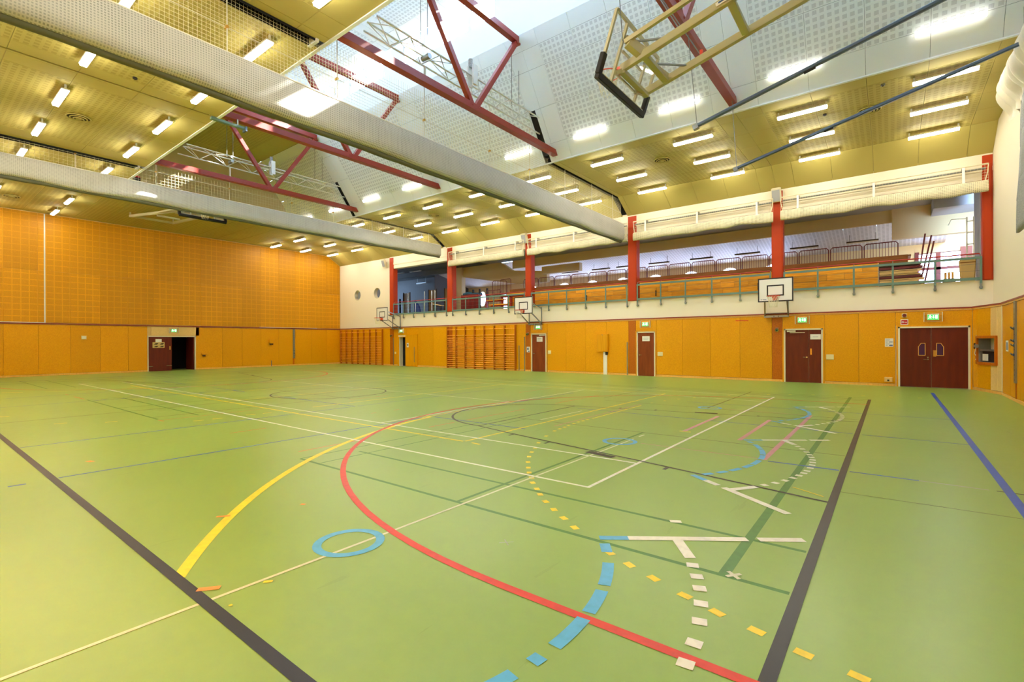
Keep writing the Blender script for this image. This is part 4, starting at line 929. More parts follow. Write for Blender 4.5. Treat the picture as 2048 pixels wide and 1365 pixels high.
def rail_thing(o, X, z0, z1, w, label, hooks):
    X = V(X); N = X.cross(V((0, 0, 1))); o = V(o); r = thing('wall_rail', label, 'metal rail', tuple(o))
    c = MB().prism([(-w / 2, 0), (w / 2, 0), (w / 2, z1 - z0), (-w / 2, z1 - z0)], (tuple(o + V((0, 0, z0))), tuple(X), (0, 0, 1), tuple(N)), .04); c.build('channel', 'steel', r)
    h = MB(); n = 16
    for i in range(n): h.disc(o + V((0, 0, z0 + .08 + (z1 - z0 - .16) * i / (n - 1))) + N * .04, N, .014, .003, 8)
    h.build('hole', 'black', r)
    MB().prism([(-w * .55, 0), (w * .3, 0), (w * .3, z0), (-w * .55, z0)], (tuple(o), tuple(X), (0, 0, 1), tuple(N)), .012).build('backing_board', 'veneer_col', r)
    for z, kk in hooks:
        b = o + V((0, 0, z)) + N * .04; MB().tube([b, b + N * .05, b + N * .07 + V((0, 0, .04)) + X * .03], .016, 6).disc(b, N, .035, .03, 10).build('hook', 'bluesteel', r)
    return r
rail_thing((XC - .03, 18.35, 0), (0, -1, 0), .5, 2.68, .2, 'tall grey perforated metal rail on the right-hand end wall', ((1.95, 0), (1.62, 0), (1.5, 0), (1.25, 0)))
rail_thing((XA, 18.38, 0), (0, 1, 0), .52, 2.68, .15, 'tall grey metal rail on the far wall near the corner', ((.9, 0), (1.1, 0)))
# panel over the right-hand wall: loose notice, corner bead strip
one('notice', 'paper', 'white paper notice on the end wall beside the tall metal rail', 'notice', MB().box(XC - .036, XC - .031, 19.45, 19.8, 1.32, 1.63), (XC, 19.6, 1.3), None, 0, [('print', 'ink', MB().box(XC - .038, XC - .0365, 19.52, 19.72, 1.36, 1.58))])
# display niche in the chamfer
r = thing('display_case', 'glazed wooden display niche with a dark board in the corner wall', 'display case', tuple(cpt(.9, 0, .9)))
for a, b in (((.30, .90), (1.52, .90)), ((.30, 1.74), (1.52, 1.74)), ((.33, .88), (.33, 1.76)), ((1.49, .88), (1.49, 1.76))): MB().beam(cpt(a[0], .02, a[1]), cpt(b[0], .02, b[1]), .08, .06, FH[2]).build('frame', 'veneer_col', r)
MB().prism([(.36, .94), (1.46, .94), (1.46, 1.70), (.36, 1.70)], (tuple(P1 + V(FH[2]) * -.33), FH[0], FH[1], FH[2]), .02).build('back', 'cream', r)
for u in (.36, 1.46): MB().beam(cpt(u, -.16, .94), cpt(u, -.16, 1.7), .32, .02, FH[0]).build('side', 'steel', r)
for z in (.94, 1.70): MB().beam(cpt(.36, -.16, z), cpt(1.46, -.16, z), .32, .02).build('shelf', 'steel', r)
MB().beam(cpt(.38, -.05, 1.32), cpt(1.45, -.05, 1.32), .03, .06).build('rail', 'steel', r)
MB().prism([(.38, .95), (1.44, .95), (1.44, 1.29), (.38, 1.29)], (tuple(P1 + V(FH[2]) * -.12), FH[0], FH[1], FH[2]), .02).build('dark_board', 'dark', r)
MB().prism([(.42, .98), (.76, .98), (.76, 1.20), (.42, 1.20)], (tuple(P1 + V(FH[2]) * -.09), FH[0], FH[1], FH[2]), .01).build('card', 'paper', r)
MB().prism([(1.32, .98), (1.43, .98), (1.43, 1.16), (1.36, 1.16)], (tuple(P1 + V(FH[2]) * -.09), FH[0], FH[1], FH[2]), .01).build('card', 'inkblue', r)
MB().prism([(.36, .94), (1.46, .94), (1.46, 1.70), (.36, 1.70)], (tuple(P1 + V(FH[2]) * -.01), FH[0], FH[1], FH[2]), .006).build('glass', 'glass', r)
# lock box by the double door, alarm, key sign, posters, intercom, cameras
one('lock_box', 'steel', 'grey padlocked switch box on the wood right of the double door', 'box', MB().disc((2.19, YB - .32, 1.45), (0, -1, 0), .06, .10, 12), (2.19, YB - .3, 1.45), None, 0, [('conduit', 'framew', MB().tube([(2.2, YB - .30, 1.5), (2.2, YB - .30, 1.8)], .016, 6)), ('cable', 'rope', MB().tube([(2.18, YB - .33, 1.4), (2.15, YB - .34, 1.2), (2.2, YB - .33, 1.1), (2.17, YB - .33, 1.0)], .01, 5)), ('mount', 'black', MB().box(2.13, 2.25, YB - .33, YB - .29, 1.36, 1.54))])
one('alarm_sounder', 'plastic', 'round dark red alarm sounder on a square plate above the key sign', 'alarm', MB().box(.30, .44, YB - .02, YB, 2.46, 2.60), (.37, YB, 2.46), None, .008, [('dome', 'alarm', MB().disc((.37, YB - .02, 2.53), (0, -1, 0), .058, .05, 16))])
ks = thing('key_sign', 'red sign with a white key symbol left of the double door', 'sign', (.37, YB, 2.2)); MB().box(.265, .475, YB - .01, YB, 2.20, 2.39).build('plate', 'white', ks); MB().box(.285, .455, YB - .013, YB - .0105, 2.22, 2.37).build('red_field', 'signred', ks)
key = MB().tube([(.325 + .022 * math.cos(i * PI / 6), YB - .015, 2.295 + .026 * math.sin(i * PI / 6)) for i in range(12)], .008, 4, True).box(.348, .435, YB - .018, YB - .0135, 2.287, 2.303).box(.42, .432, YB - .018, YB - .0135, 2.265, 2.287).box(.40, .41, YB - .018, YB - .0135, 2.27, 2.287); key.build('key_symbol', 'white', ks)
po = thing('poster', 'white instruction sheet on the wall left of the double door', 'poster', (-.05, YB, 1.3)); MB().box(-.18, .06, YB - .006, YB, 1.42, 1.72).build('sheet', 'paper', po)
pr = MB()
for i in range(6): pr.box(-.16, -.10 + .1 * ((i * 7) % 3) / 3, YB - .008, YB - .0065, 1.46 + .04 * i, 1.47 + .04 * i)
pr.build('print', 'ink', po); MB().box(-.06, .04, YB - .008, YB - .0065, 1.45, 1.49).box(-.06, .04, YB - .008, YB - .0065, 1.58, 1.60).build('print', 'inkblue', po)
po = thing('poster', 'white instruction sheet on the dark board strip left of the brown door', 'poster', (-16.13, YB, 1.3)); MB().box(-16.24, -16.02, YB - .006, YB, 1.07, 1.38).build('sheet', 'paper', po); MB().box(-16.21, -16.1, YB - .008, YB - .0065, 1.2, 1.33).build('print', 'ink', po); MB().box(-16.14, -16.05, YB - .008, YB - .0065, 1.1, 1.15).build('print', 'inkblue', po)
one('low_box', 'veneer_pale', 'small wooden box low on the wall left of the double door', 'box', MB().box(-.20, .03, YB - .10, YB, .16, .32), (-.1, YB, .16), None, .008, [('slot', 'photo_dark', MB().box(-.12, -.06, YB - .103, YB - .1, .18, .24))])
def cctv(x, z, label):
    r = thing('security_camera', label, 'camera', (x, YB, z), 'security cameras on the board strips'); MB().box(x - .05, x + .05, YB - .04, YB, z - .05, z + .06).build('mount', 'steel', r)
    MB().disc((x, YB - .04, z - .01), (.2, -1, -.35), .065, .1, 14).build('camera_head', 'chrome', r); MB().disc(V((x, YB - .04, z - .01)) + V((.2, -1, -.35)).normalized() * .1, (.2, -1, -.35), .03, .01, 12).build('lens', 'black', r); return r
c1 = cctv(-3.66, 2.12, 'small grey security camera under the nearest wall basketball board')
dup(c1, (-16.15, YB, 2.12), 'small grey security camera under the middle wall basketball board', 'security cameras on the board strips'); dup(c1, (-28.2, YB, 2.16), 'small grey security camera under the farthest wall basketball board', 'security cameras on the board strips')
# wooden box on a white riser
r = thing('wall_box', 'pale wooden box on the wall with a white riser below it', 'wall box', (-11.4, YB, 1.15)); MB().box(-11.74, -11.15, YB - .14, YB, 1.14, 2.02).build('body', 'veneer', r, bevel=.006); MB().box(-11.72, -11.17, YB - .15, YB - .14, 1.16, 2.0).build('lid', 'veneer', r)
MB().box(-11.43, -11.24, YB - .06, YB, 0, 1.14).build('riser', 'white', r); MB().box(-11.3, -11.18, YB - .10, YB - .06, .98, 1.14).build('plug', 'black', r); MB().box(-11.48, -11.40, YB - .155, YB - .15, 1.98, 2.0).build('catch', 'steel', r)
# slim vertical rails beside the board strips
for i, (x, z0, z1, lab) in enumerate(((-10.16, 0, 1.62, 'slim grey upright strip left of the column board near the wall box'), (-16.38, 0, 1.95, 'slim grey upright strip left of the column board by the brown door'), (-16.78, .02, 1.45, 'slim grey upright rail just right of the middle wall bars'), (-28.02, .05, 2.0, 'slim grey upright strip right of the far column board'))):
    one('upright_strip', 'steel', lab, 'rail', MB().box(x - .025, x + .025, YB - .03, YB, z0, z1), (x, YB, z0), None, .004)
one('thermostat', 'plastic', 'small orange-brown fitting left of the narrow open doorway', 'fitting', MB().box(-27.86, -27.72, YB - .04, YB, .85, 1.0), (-27.8, YB, .85), None, .006)
one('wall_marker', 'signred', 'thin faded orange strip high on the wood wall', 'strip', MB().box(-5.22, -4.72, YB - .008, YB, 2.50, 2.53), (-5, YB, 2.5))
# loudspeakers on the columns
def speaker(x, label, ang=.12):
    r = thing('loudspeaker', label, 'loudspeaker', (x, YB - .1, 7.55), 'cream loudspeakers at the column tops'); R_ = Matrix.Rotation(.32, 3, 'X'); o = V((x, YB - .12, 7.55))
    def pr_(name, m, a, b, c_, d_, e, f, bev=0):
        mb = MB().box(a, b, c_, d_, e, f); mb.v = [o + R_ @ p for p in mb.v]; return mb.build(name, m, r, bevel=bev)
    pr_('cabinet', 'creammetal', -.17, .17, -.22, 0, -.28, .28, .03); pr_('grille', 'galgrey', -.14, .14, -.228, -.221, -.24, .2, 0); MB().box(x - .04, x + .04, YB - .12, YB, 7.5, 7.6).build('bracket', 'steel', r); return r
s0 = speaker(-3.62, 'cream loudspeaker on the red column above the nearest wall goal'); dup(s0, (-16.2, YB - .1, 7.5), 'cream loudspeaker on the red column above the middle wall goal', 'cream loudspeakers at the column tops'); dup(s0, (-28.75, YB - .1, 7.4), 'cream loudspeaker on the cream wall left of the farthest red column', 'cream loudspeakers at the column tops')
# ceiling vents, detectors
def vent(x, y, label):
    r = thing('ceiling_vent', label, 'air vent', (x, y, ZC), 'round ceiling air vents'); z = ZC - .01
    for rr in (.28, .20, .12): MB().tube([(x + rr * math.cos(i * PI / 12), y + rr * math.sin(i * PI / 12), z - .02 - (.28 - rr) * .25) for i in range(24)], .018, 5, True).build('ring', 'ceil', r)
    MB().disc((x, y, z - .005), (0, 0, 1), .27, .01, 24).build('throat', 'photo_dark', r); MB().disc((x, y, z - .075), (0, 0, 1), .07, .02, 16).build('cone', 'ceil', r); return r
v0 = vent(-6.73, 17.8, 'round air vent in the gallery-side ceiling, second from the right'); 
for x, y, lab in ((-.49, 17.78, 'round air vent in the gallery-side ceiling, nearest the right-hand wall'), (-19.2, 17.9, 'round air vent in the gallery-side ceiling, seen farther off'), (-19.15, 3.53, 'round air vent in the left-hand ceiling between two light rows'), (-31.7, 3.5, 'round air vent in the ceiling by the far wooden wall')): dup(v0, (x, y, ZC), lab, 'round ceiling air vents')
for x, y, lab in ((-1.55, 17.3, 'small dark sensor on the ceiling between the right-hand lights'), (-15.2, 3.9, 'small dark sensor on the left-hand ceiling'), (-.15, 16.25, 'grey sensor at the edge of the ceiling holes, far right')):
    one('ceiling_sensor', 'blackpaint' if x < -.3 else 'steel', lab, 'sensor', MB().disc((x, y, ZC - .04), (0, 0, 1), .05, .04, 12), (x, y, ZC - .04), None, 0, [('lens', 'black', MB().disc((x, y, ZC - .055), (0, 0, 1), .02, .016, 8))])
r = thing('ceiling_camera', 'black camera on a red bracket at the lantern edge', 'camera', (-24.3, YN + .2, ZC)); MB().box(-24.42, -24.2, YN - .02, YN + .22, ZC - .01, ZC + .05).build('bracket', 'signred', r); MB().box(-24.4, -24.22, YN + .04, YN + .24, ZC - .3, ZC - .01).build('body', 'black', r, bevel=.02)
r = thing('rail_end', 'grey-green steel rail end sticking out under the lantern edge', 'rail', (-16.0, 6.2, 8.4)); MB().box(-16.07, -15.95, 5.95, 6.95, 8.36, 8.43).build('rail', 'greenrail', r); MB().tube([(-16.0, 6.7, 8.43), (-16.0, 6.7, 8.6)], .03, 6).build('bolt', 'chrome', r); MB().box(-16.12, -15.9, 6.9, 6.95, 8.30, 8.44).build('end_plate', 'bluesteel', r)

# ------------------------------------------------------------------ gallery: railings
BAYG = [(-27.96, -22.58), (-22.08, -16.33), (-15.89, -10.12), (-9.64, -3.86), (-3.41, 2.37)]
GL = ['the far gym equipment bay', 'the bay with stacked guard frames', 'the middle gallery bay', 'the bay left of the nearest backboard', 'the bay nearest the right-hand wall']
for bi, (a, b) in enumerate(BAYG):
    r = thing('gallery_railing', 'green-grey railing with red handrail along ' + GL[bi], 'railing', ((a + b) / 2, YB, 3.3)); y = YB - .05
    n = 5; xs = [a + .03 + (b - a - .06) * i / n for i in range(n + 1)]
    for i, x in enumerate(xs):
        ps = MB().box(x - .03, x + .03, y - .012, y + .012, 3.33, 4.40).build('post', 'greenrail', r); MB().box(x - .04, x + .04, y - .02, YB + .02, 3.36, 3.42).box(x - .025, x + .025, y - .035, y, 3.38, 3.52).build('post_bracket', 'steel', ps)
        MB().tube([(x, y, 4.38), (x, y + .03, 4.45), (x, y + .07, 4.50)], .012, 5).build('handrail_arm', 'greenrail', ps)
    MB().box(a, b, y - .02, y + .02, 4.33, 4.41).build('top_rail', 'greenrail', r); MB().box(a, b, y - .02, y + .02, 3.63, 3.72).build('bottom_rail', 'greenrail', r)
    MB().tube([(a + .02, y + .07, 4.40), (a + .06, y + .07, 4.51), (b - .06, y + .07, 4.51), (b - .02, y + .07, 4.40)], .022, 8).build('handrail', 'redrail', r)
    for z in (4.16, 3.94): MB().tube([(a, y, z), (b, y, z)], .004, 4).build('wire', 'cable', r)
# ------------------------------------------------------------------ gallery: rolled safety nets
for bi, (a, b) in enumerate(BAYG[1:]):
    a -= .05; b += .13
    r = thing('safety_net', 'cream rolled safety net above ' + GL[bi + 1], 'net', ((a + b) / 2, 21.9, 6.4)); y = 21.88
    MB().tube([(a, y, 7.36), (b, y, 7.36)], .022, 6).build('top_rail', 'framew', r); MB().tube([(a + .05, y + .12, 7.25), (b - .05, y + .12, 7.25)], .035, 6).build('roller', 'steel', r)
    MB().tube([(a, y, 6.82), (b, y, 6.82)], .016, 6).build('lower_rope', 'framew', r)
    for t in (.1, .5, .9): x = a + (b - a) * t; MB().box(x - .035, x + .035, y - .02, y + .02, 6.8, 7.34).build('hanger', 'white', r); MB().box(x - .07, x + .07, y - .03, y + .03, 6.77, 6.82).build('foot', 'white', r); MB().box(x - .03, x + .03, y, YB + .02, 7.32, 7.38).build('bracket', 'steel', r)
    for x, s in ((a, 1), (b, -1)): MB().tube([(x, y, 7.36), (x + .02 * s, y, 7.1), (x + .07 * s, y, 6.85), (x + .02 * s, y, 6.6), (x + .03 * s, y, 6.48)], .014, 5).build('edge_rope', 'netcord', r)
    nt = MB(); k = int((b - a) / .085)
    for i in range(k + 1): x = a + (b - a) * i / k; nt.beam((x, y, 6.8), (x, y, 7.36), .005, .005, (0, 1, 0))
    for i in range(7): nt.beam((a, y, 6.82 + .085 * i), (b, y, 6.82 + .085 * i), .005, .005)
    nt.build('netting', 'netcord', r, kind='stuff')
    mb = MB(); vs = []; n = 60; prof = [(-.03, 6.82), (-.06, 6.74), (-.07, 6.6), (-.05, 6.48), (0, 6.43), (.05, 6.5), (.06, 6.7), (.03, 6.82)]; k = len(prof)
    for i in range(n + 1):
        x = a + (b - a) * i / n
        for j, (py, pz) in enumerate(prof): w = noise.noise(V((x * 1.3, j * .5, bi * 7))); vs.append((x, y + py * (1 + .3 * w), pz + .03 * w + (.06 * noise.noise(V((x * .9, bi * 5, 2))) + .025 * abs(math.sin(x * 2.1 + bi)) if pz < 6.6 else 0)))
    mb.add(vs, [(i * k + j, i * k + j + 1, (i + 1) * k + j + 1, (i + 1) * k + j) for i in range(n) for j in range(k - 1)], True); mb.build('net_roll', 'netthin', r)
# ------------------------------------------------------------------ gallery room shell
MB().box(-30, 4.5, YB + .33, 31, 3.4, 3.58).build('floor_gallery', 'galfloor', kind='structure')
def arch(xc_, z0, zt, w): r_ = w / 2; return [(xc_ - r_, z0), (xc_ + r_, z0)] + [(xc_ + r_ * math.cos(i * PI / 10), zt - r_ + r_ * math.sin(i * PI / 10)) for i in range(11)]
ov = lambda cx_, cz_, rx, rz: [(cx_ + rx * math.cos(i * PI / 12), cz_ + rz * math.sin(i * PI / 12)) for i in range(24)]
holes = [arch(x, 4.2, 5.92, 1.2) for x in (-18.6, -16.35, -14.05, -11.82, -9.6, -7.38, -5.1)] + [rect(1.0, 2.53, 4.3, 5.74)] + [ov(-26.45, 5.2, .36, .62), arch(-24.0, 4.2, 5.5, 1.0), arch(-21.4, 4.2, 5.9, 1.2)]
plate('wall_gallery_back', rect(-28, 4.5, 3.4, 7.3), holes, .2, 'cream2', ((0, 30, 0), (1, 0, 0), (0, 0, 1), (0, -1, 0)), kind='structure')
k = 80
for h in holes:
    k += 1; cxh = sum(p[0] for p in h) / len(h); f = MB()
    for i in range(len(h)): f.beam((h[i][0], 30.1, h[i][1]), (h[(i + 1) % len(h)][0], 30.1, h[(i + 1) % len(h)][1]), .06, .10, (0, 1, 0))
    f = f.build('window_%d' % k, 'darkred' if len(h) == 4 and cxh > 0 else 'framew', kind='structure'); MB().prism(h, ((0, 30.12, 0), (1, 0, 0), (0, 0, 1), (0, 1, 0)), .01).build('pane', 'frost', f)
    if cxh > 0: MB().box(1.64, 1.82, 29.95, 30.08, 4.3, 5.74).box(1.0, 2.53, 29.95, 30.08, 4.93, 5.05).box(.9, 1.05, 29.95, 30.08, 4.2, 5.8).box(2.5, 2.9, 29.95, 30.08, 4.2, 5.9).build('mullion', 'darkred', f)
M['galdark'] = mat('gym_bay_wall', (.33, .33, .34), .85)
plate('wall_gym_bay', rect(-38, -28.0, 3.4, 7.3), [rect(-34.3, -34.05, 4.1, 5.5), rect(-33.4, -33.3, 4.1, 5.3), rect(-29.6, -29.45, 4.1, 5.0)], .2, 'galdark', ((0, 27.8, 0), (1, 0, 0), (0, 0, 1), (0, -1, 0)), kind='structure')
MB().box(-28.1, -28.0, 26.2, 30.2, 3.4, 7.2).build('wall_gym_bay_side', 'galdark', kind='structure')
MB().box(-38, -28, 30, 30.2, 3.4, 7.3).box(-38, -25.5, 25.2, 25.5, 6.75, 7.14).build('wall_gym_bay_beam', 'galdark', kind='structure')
# sloping white ceiling at the back, flat soffit in front, downstand beam between them
cs = link('ceiling', bpy.data.meshes.new('ceiling'), kind='structure'); cv = V((0, 4.0, -.92)); cvl = cv.length; cv.normalize()
for i in range(24): panel('ceiling_panel', 1.25, cvl, .03, 'galceil', ((1, 0, 0), tuple(-cv), tuple(V((1, 0, 0)).cross(-cv))), cs, tuple(V((-28 + 1.25 * i, 26.05, 7.08)) + cv * cvl))
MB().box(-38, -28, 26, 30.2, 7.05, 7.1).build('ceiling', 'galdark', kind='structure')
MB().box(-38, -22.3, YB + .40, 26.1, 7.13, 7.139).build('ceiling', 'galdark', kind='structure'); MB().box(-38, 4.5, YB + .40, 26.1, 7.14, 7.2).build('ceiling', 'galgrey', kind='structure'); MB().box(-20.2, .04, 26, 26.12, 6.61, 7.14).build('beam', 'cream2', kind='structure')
MB().box(.04, 4.5, 25.9, 26.2, 5.88, 7.14).build('wall_drop', 'cream2', kind='structure'); MB().box(1.28, 4.5, 24.4, 25.9, 6.64, 7.14).build('duct_box', 'galgrey', kind='structure')
MB().box(4.3, 4.5, YB + .4, 30, 3.5, 7.2).box(2.36, 2.44, YB + .4, 24.0, 3.58, 7.14).build('wall_gallery_right', 'galgrey', kind='structure')
MB().box(-38, -37.8, YB + .3, 30, 3.4, 7.2).build('wall_gallery_left', 'galgrey', kind='structure')
MB().box(-38, -28.4, YB + .33, 30, 3.4, 3.55).build('floor_gallery', 'galfloor', kind='structure')
MB().box(-17.6, -14.85, 25.7, 26.05, 5.98, 6.45).build('beam', 'cream2', kind='structure')
MB().prism([(-25.5, 7.14), (-25.5, 6.45), (-24.8, 6.43), (-19.6, 5.52), (-17.4, 5.5), (-17.4, 6.2), (-20.2, 6.5), (-21.2, 7.14)], ((0, 26.3, 0), (1, 0, 0), (0, 0, 1), (0, -1, 0)), .3).build('stair_soffit', 'cream2', kind='structure')
MB().box(-25.55, -24.75, 25.8, 26.2, 3.58, 7.14).build('pier', 'cream2', kind='structure')
# back-room lamps (unlit)
lp = None
for i, x in enumerate((-16.9, -14.6, -12.9, -10.8, -8.36, -6.0, -3.4, -1.05)):
    lab = '%s dark unlit lamp bar from the left under the gallery ceiling' % ORD[i]
    if lp is None:
        lp = thing('gallery_lamp', lab, 'ceiling light', (x, 28, 6.3), 'unlit lamp bars in the gallery'); MB().box(x - .61, x + .61, 27.92, 28.08, 6.26, 6.32).build('housing', 'photo_dark', lp); MB().box(x - .59, x + .59, 27.93, 28.07, 6.235, 6.26).build('diffuser', 'lampoff', lp)
        for dx in (-.5, .5): MB().box(x + dx - .01, x + dx + .01, 27.99, 28.01, 6.32, 6.65).build('hanger', 'steel', lp)
    else: dup(lp, (x, 28, 6.3), lab)
for i, (x, y, z, lab) in enumerate(((-30.0, 24.3, 7.0, 'unlit lamp bar at the front of the gym bay ceiling'), (-28.2, 24.4, 7.0, 'unlit lamp bar right of centre in the gym bay ceiling'), (-31.0, 27.5, 6.6, 'unlit lamp bar deep inside the gym bay'), (-28.6, 27.6, 6.6, 'unlit lamp bar deep inside the gym bay, on the right'))):
    r = thing('gallery_lamp', lab, 'ceiling light', (x, y, z)); MB().box(x - .61, x + .61, y - .08, y + .08, z, z + .06).build('housing', 'steel', r); MB().box(x - .59, x + .59, y - .07, y + .07, z - .025, z).build('diffuser', 'white', r)
    for dx in (-.5, .5): MB().box(x + dx - .01, x + dx + .01, y - .01, y + .01, z + .06, 7.12 if y < 26 else 7.06).build('hanger', 'steel', r)
# ------------------------------------------------------------------ bleachers behind the railing
bl = thing('bleacher', 'closed wooden bleacher with plank front along the gallery', 'bleacher', (-9.7, 24.4, 3.58)); xa, xb = -19.1, -.38
MB().box(xa, xb, 24.08, 25.4, 3.58, 4.66).build('carcass', 'photo_dark', bl)
random.seed(11)
for row in range(4):
    x = xa; z0 = 3.60 + row * .275
    while x < xb - .05:
        w = min(random.choice((.6, .9, 1.3, 1.8, 2.4, 3.0)), xb - x)
        if xb - x - w < .3: w = xb - x
        MB().box(x + .004, x + w - .004, 24.0 + .012 * (3 - row) * 0 + .01 * random.random(), 24.08, z0, z0 + .268).build('plank', 'bleach', bl); x += w
MB().box(xa, xb + .9, 24.25, 25.4, 4.66, 4.72).box(xa, xb + .9, 24.28, 24.34, 4.72, 4.98).build('deck_board', 'bleachtop', bl); MB().box(xa, xb + 1.0, 24.34, 25.5, 4.93, 4.98).build('deck_board', 'bleachtop', bl)
MB().box(xb - .03, xb, 23.97, 24.1, 3.6, 4.7).build('end_post', 'blond', bl)
for x in (-13.4, -9.42, -4.7): MB().box(x - .02, x + .02, 23.97, 24.0, 3.95, 4.25).build('pull_strap', 'black', bl)
gp = None; x = -18.5; i = 0
while x < .2:
    if not (-9.95 < x < -9.7):
        if gp is None:
            gp = MB().tube([(x, 25, 4.98), (x, 25, 5.56), (x + .07, 25, 5.64), (x + 1.03, 25, 5.64), (x + 1.1, 25, 5.56), (x + 1.1, 25, 4.98)], .022, 6).build('guard_rail', 'darkred', bl); gx = x
            q = None
            for j in range(1, 11):
                if q is None: q = MB().tube([(x + .1 * j, 25, 4.98), (x + .1 * j, 25, 5.63)], .009, 4).build('baluster', 'darkred', gp); 
                else: c_ = q.copy(); COL.objects.link(c_); c_.parent = gp; c_.location.x = .1 * (j - 1)
        else:
            g_ = gp.copy(); COL.objects.link(g_); g_.parent = bl; g_.location.x = x - gx
            for ch_ in list(gp.children): c_ = ch_.copy(); COL.objects.link(c_); c_.parent = g_
    x += 1.175
# pulled-out end of the bleacher: stacked boards with slanting red rails
es = thing('seat_stack', 'stack of blond boards and red bars with slanting rails, right end of gallery', 'bleacher seats', (.3, 24.2, 3.58))
for i, (z, m, h, x1) in enumerate(((3.6, 'blond', .05, .85), (3.69, 'darkred', .09, .95), (3.80, 'blond', .035, .95), (3.87, 'blond', .10, .8), (3.99, 'blond', .04, 1.0), (4.05, 'darkred', .10, .95), (4.17, 'blond', .03, .9), (4.22, 'blond', .10, .8), (4.34, 'blond', .035, .9), (4.40, 'darkred', .09, .95), (4.52, 'photo_dark', .12, .9))):
    MB().box(-.36, x1, 24.0, 24.6, z, z + h).build('board', m, es)
for x, z0, x1, z1 in ((.86, 4.45, 1.02, 5.66), (.92, 4.08, 1.20, 5.58), (.98, 3.74, 1.27, 5.35)): MB().tube([(x - .3, 24, z0 - .02), (x - .05, 24, z0), (x + .02, 24, z0 + .08), (x1, 24, z1)], .03, 6).build('slanting_rail', 'darkred', es)
MB().box(-.36, .0, 24.05, 24.5, 3.58, 4.66).build('end_block', 'photo_dark', es)
# bay with stacked guard frames and dark mat trolley
def frame_rail(x, y, z, ang, w, h, label):
    r = thing('guard_frame', label, 'guard rail', (x, y, z)); ca, sa = math.cos(ang), math.sin(ang); P = lambda u, zz: (x + ca * u, y + sa * u, z + zz)
    MB().tube([P(0, 0), P(0, h - .08), P(.07, h), P(w - .07, h), P(w, h - .08), P(w, 0)], .022, 6).build('frame', 'darkred', r)
    for j in range(1, 9): MB().tube([P(w * j / 9, 0), P(w * j / 9, h)], .010, 4).build('baluster', 'darkred', r)
    MB().tube([P(0, .03), P(w, .03)], .018, 6).build('bottom_rail', 'darkred', r); return r
frame_rail(-20.7, 24.5, 4.75, .5, .95, .92, 'dark red guard frame leaning left in the stacked pieces on the gallery'); frame_rail(-20.2, 24.7, 4.75, -.1, .95, .98, 'dark red guard frame standing tall in the stacked pieces on the gallery'); frame_rail(-20.9, 24.2, 3.58, .05, 1.1, 1.45, 'low dark red guard frame in front of the stacked pieces on the gallery')
mb_ = thing('bench_stack', 'stacked wooden benches with red legs behind the middle basketball board', 'benches', (-19.6, 24.0, 3.58))
for i, (x0_, x1_, z) in enumerate(((-20.6, -18.9, 3.66), (-20.2, -18.6, 3.98), (-20.4, -19.0, 4.28), (-19.4, -17.2, 4.5))): MB().box(x0_, x1_, 23.5, 23.85, z, z + .06).build('seat', 'bleach', mb_); MB().box(x0_ + .1, x1_ - .1, 23.6, 23.7, z - .07, z).build('bearer', 'redrail', mb_)
for x in (-20.5, -19.2, -18.5): MB().box(x - .04, x + .04, 23.6, 23.75, 3.58, 4.5).build('leg', 'redrail', mb_)
tr_ = thing('mat_trolley', 'dark red barred trolley with a teal mat on top on the gallery', 'trolley', (-22.3, 24.2, 3.58)); MB().box(-23.1, -21.5, 24.0, 24.1, 3.7, 4.85).build('side', 'darkred', tr_)
for i in range(14): MB().tube([(-23.05 + .115 * i, 23.98, 3.7), (-23.05 + .115 * i, 23.98, 4.8)], .014, 4).build('bar', 'redrail', tr_)
MB().tube([(-23.1, 24.3, 4.9), (-22.7, 24.3, 4.98), (-22.0, 24.3, 4.86), (-21.5, 24.3, 4.84)], .12, 8).build('mat', 'teal', tr_); MB().box(-23.1, -21.5, 24.1, 24.8, 3.62, 3.74).build('base', 'darkred', tr_)
for x in (-22.2, -21.6, -20.95): MB().box(x - .05, x + .05, 24.2, 24.3, 3.6, 5.2).build('post', 'black', tr_)
# gym bay: plywood screens, steel posts, blue mat
for i, (x0_, x1_, z1, lab) in enumerate(((-30.55, -29.75, 5.55, 'tall plywood screen at the left of the gym bay'), (-27.6, -26.75, 5.6, 'tall plywood screen at the right of the gym bay'), (-25.9, -25.2, 5.6, 'plywood screen partly hidden by the red column in the gym bay'), (-31.9, -31.6, 5.9, 'narrow plywood screen behind the far red column'))):
    r = thing('plywood_screen', lab, 'screen', (x0_, 25.2, 3.58)); MB().box(x0_, x1_, 25.2, 25.24, 3.58, z1).build('board', 'ply', r); MB().box(x0_ - .03, x0_ + .03, 25.15, 25.2, 3.58, z1 + .05).box(x1_ - .03, x1_ + .03, 25.15, 25.2, 3.58, z1 + .05).build('edge', 'photo_dark', r)
for i, (x, lab) in enumerate(((-31.0, 'bright steel post at the left of the gym bay'), (-29.6, 'bright steel post beside the left plywood screen'), (-27.75, 'bright steel post left of the right plywood screen'), (-26.95, 'bright steel post in front of the right plywood screen'), (-26.6, 'bright steel post right of the right plywood screen'))):
    one('steel_post', 'chrome', lab, 'post', MB().tube([(x, 24.9, 3.58), (x, 24.9, 5.5)], .045, 10), (x, 24.9, 3.58), None, 0, [('base', 'steel', MB().disc((x, 24.9, 3.58), (0, 0, 1), .16, .03, 14))])
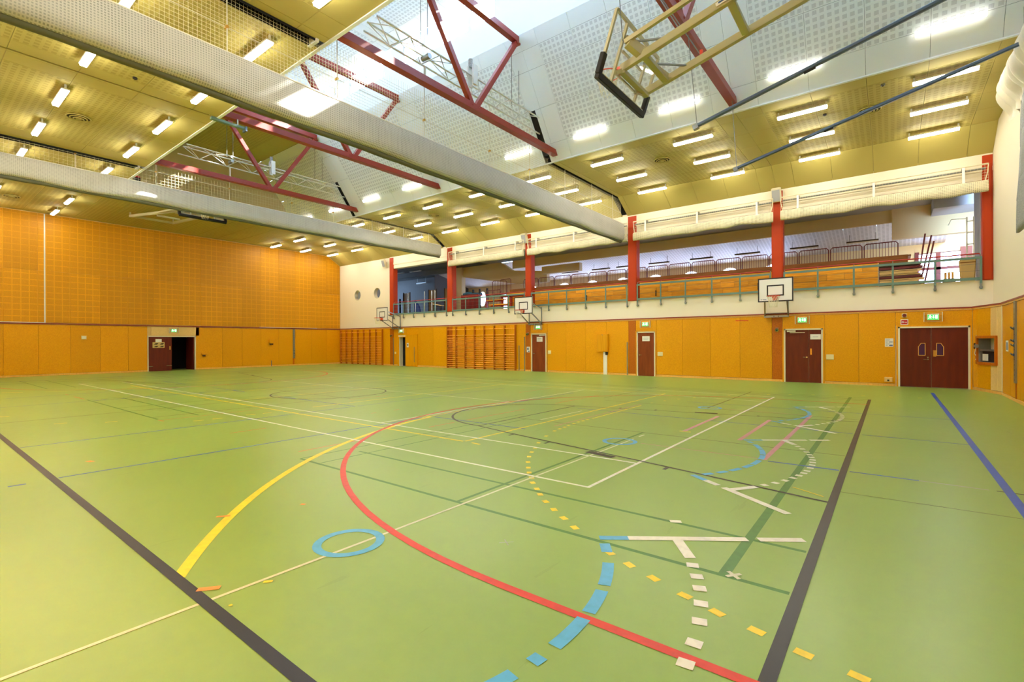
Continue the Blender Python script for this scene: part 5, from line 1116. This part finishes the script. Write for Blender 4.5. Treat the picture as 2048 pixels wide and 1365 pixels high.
one('tipped_mat', 'blue', 'dark blue mat leaning at the middle of the gym bay', 'mat', MB().prism([(-29.0, 3.6), (-27.95, 3.6), (-28.2, 4.4), (-28.65, 4.9)], ((0, 24.7, 0), (1, 0, 0), (0, 0, 1), (0, 1, 0)), .15), (-28.5, 24.7, 3.6), None, .02, [('strap', 'white', MB().box(-28.56, -28.5, 24.68, 24.7, 3.7, 4.7))])
one('exercise_bench', 'blond', 'slanting pale bench board at the right of the gym bay', 'bench', MB().beam((-26.4, 24.6, 4.45), (-25.5, 24.6, 4.3), .3, .05), (-26, 24.6, 3.58), None, 0, [('leg', 'black', MB().box(-26.35, -26.25, 24.5, 24.6, 3.58, 4.42)), ('leg', 'black', MB().box(-25.7, -25.6, 24.5, 24.6, 3.58, 4.3))])
# folded frame by the right-hand gallery wall, bin
r = thing('folded_frame', 'pale folded lattice frame against the right-hand end of the gallery', 'frame', (2.2, 23.3, 4.6))
for x in (2.1, 2.28): MB().box(x - .02, x + .02, 23.2, 23.25, 4.45, 5.95).build('upright', 'whitemetal', r)
for z in (4.6, 5.0, 5.4, 5.8): MB().box(2.1, 2.28, 23.2, 23.24, z - .015, z + .015).build('bar', 'whitemetal', r)
MB().tube([(2.1, 23.22, 5.9), (1.7, 23.3, 5.95), (1.62, 23.3, 5.75)], .015, 5).build('arm', 'whitemetal', r)
one('paper_bag', 'photo_tan', 'brown upright sack behind the railing at the right end of the gallery', 'sack', MB().prism([(1.95, 3.6), (2.3, 3.6), (2.34, 4.5), (1.9, 4.48)], ((0, 23.2, 0), (1, 0, 0), (0, 0, 1), (0, 1, 0)), .3), (2.1, 23.3, 3.6), None, .03, [('fold', 'bleachtop', MB().box(1.92, 2.32, 23.19, 23.2, 4.35, 4.38))])
one('bottle_crate', 'photo_dark', 'dark crate of bottles on the floor by the gallery window', 'crate', MB().box(1.55, 1.9, 24.4, 24.8, 3.58, 3.95), (1.7, 24.6, 3.58), None, .01, [('bottle', 'brass', MB().tube([(1.62 + .1 * i, 24.5, 3.9), (1.62 + .1 * i, 24.5, 4.12), (1.62 + .1 * i, 24.5, 4.2)], .035, 8)) for i in range(3)])
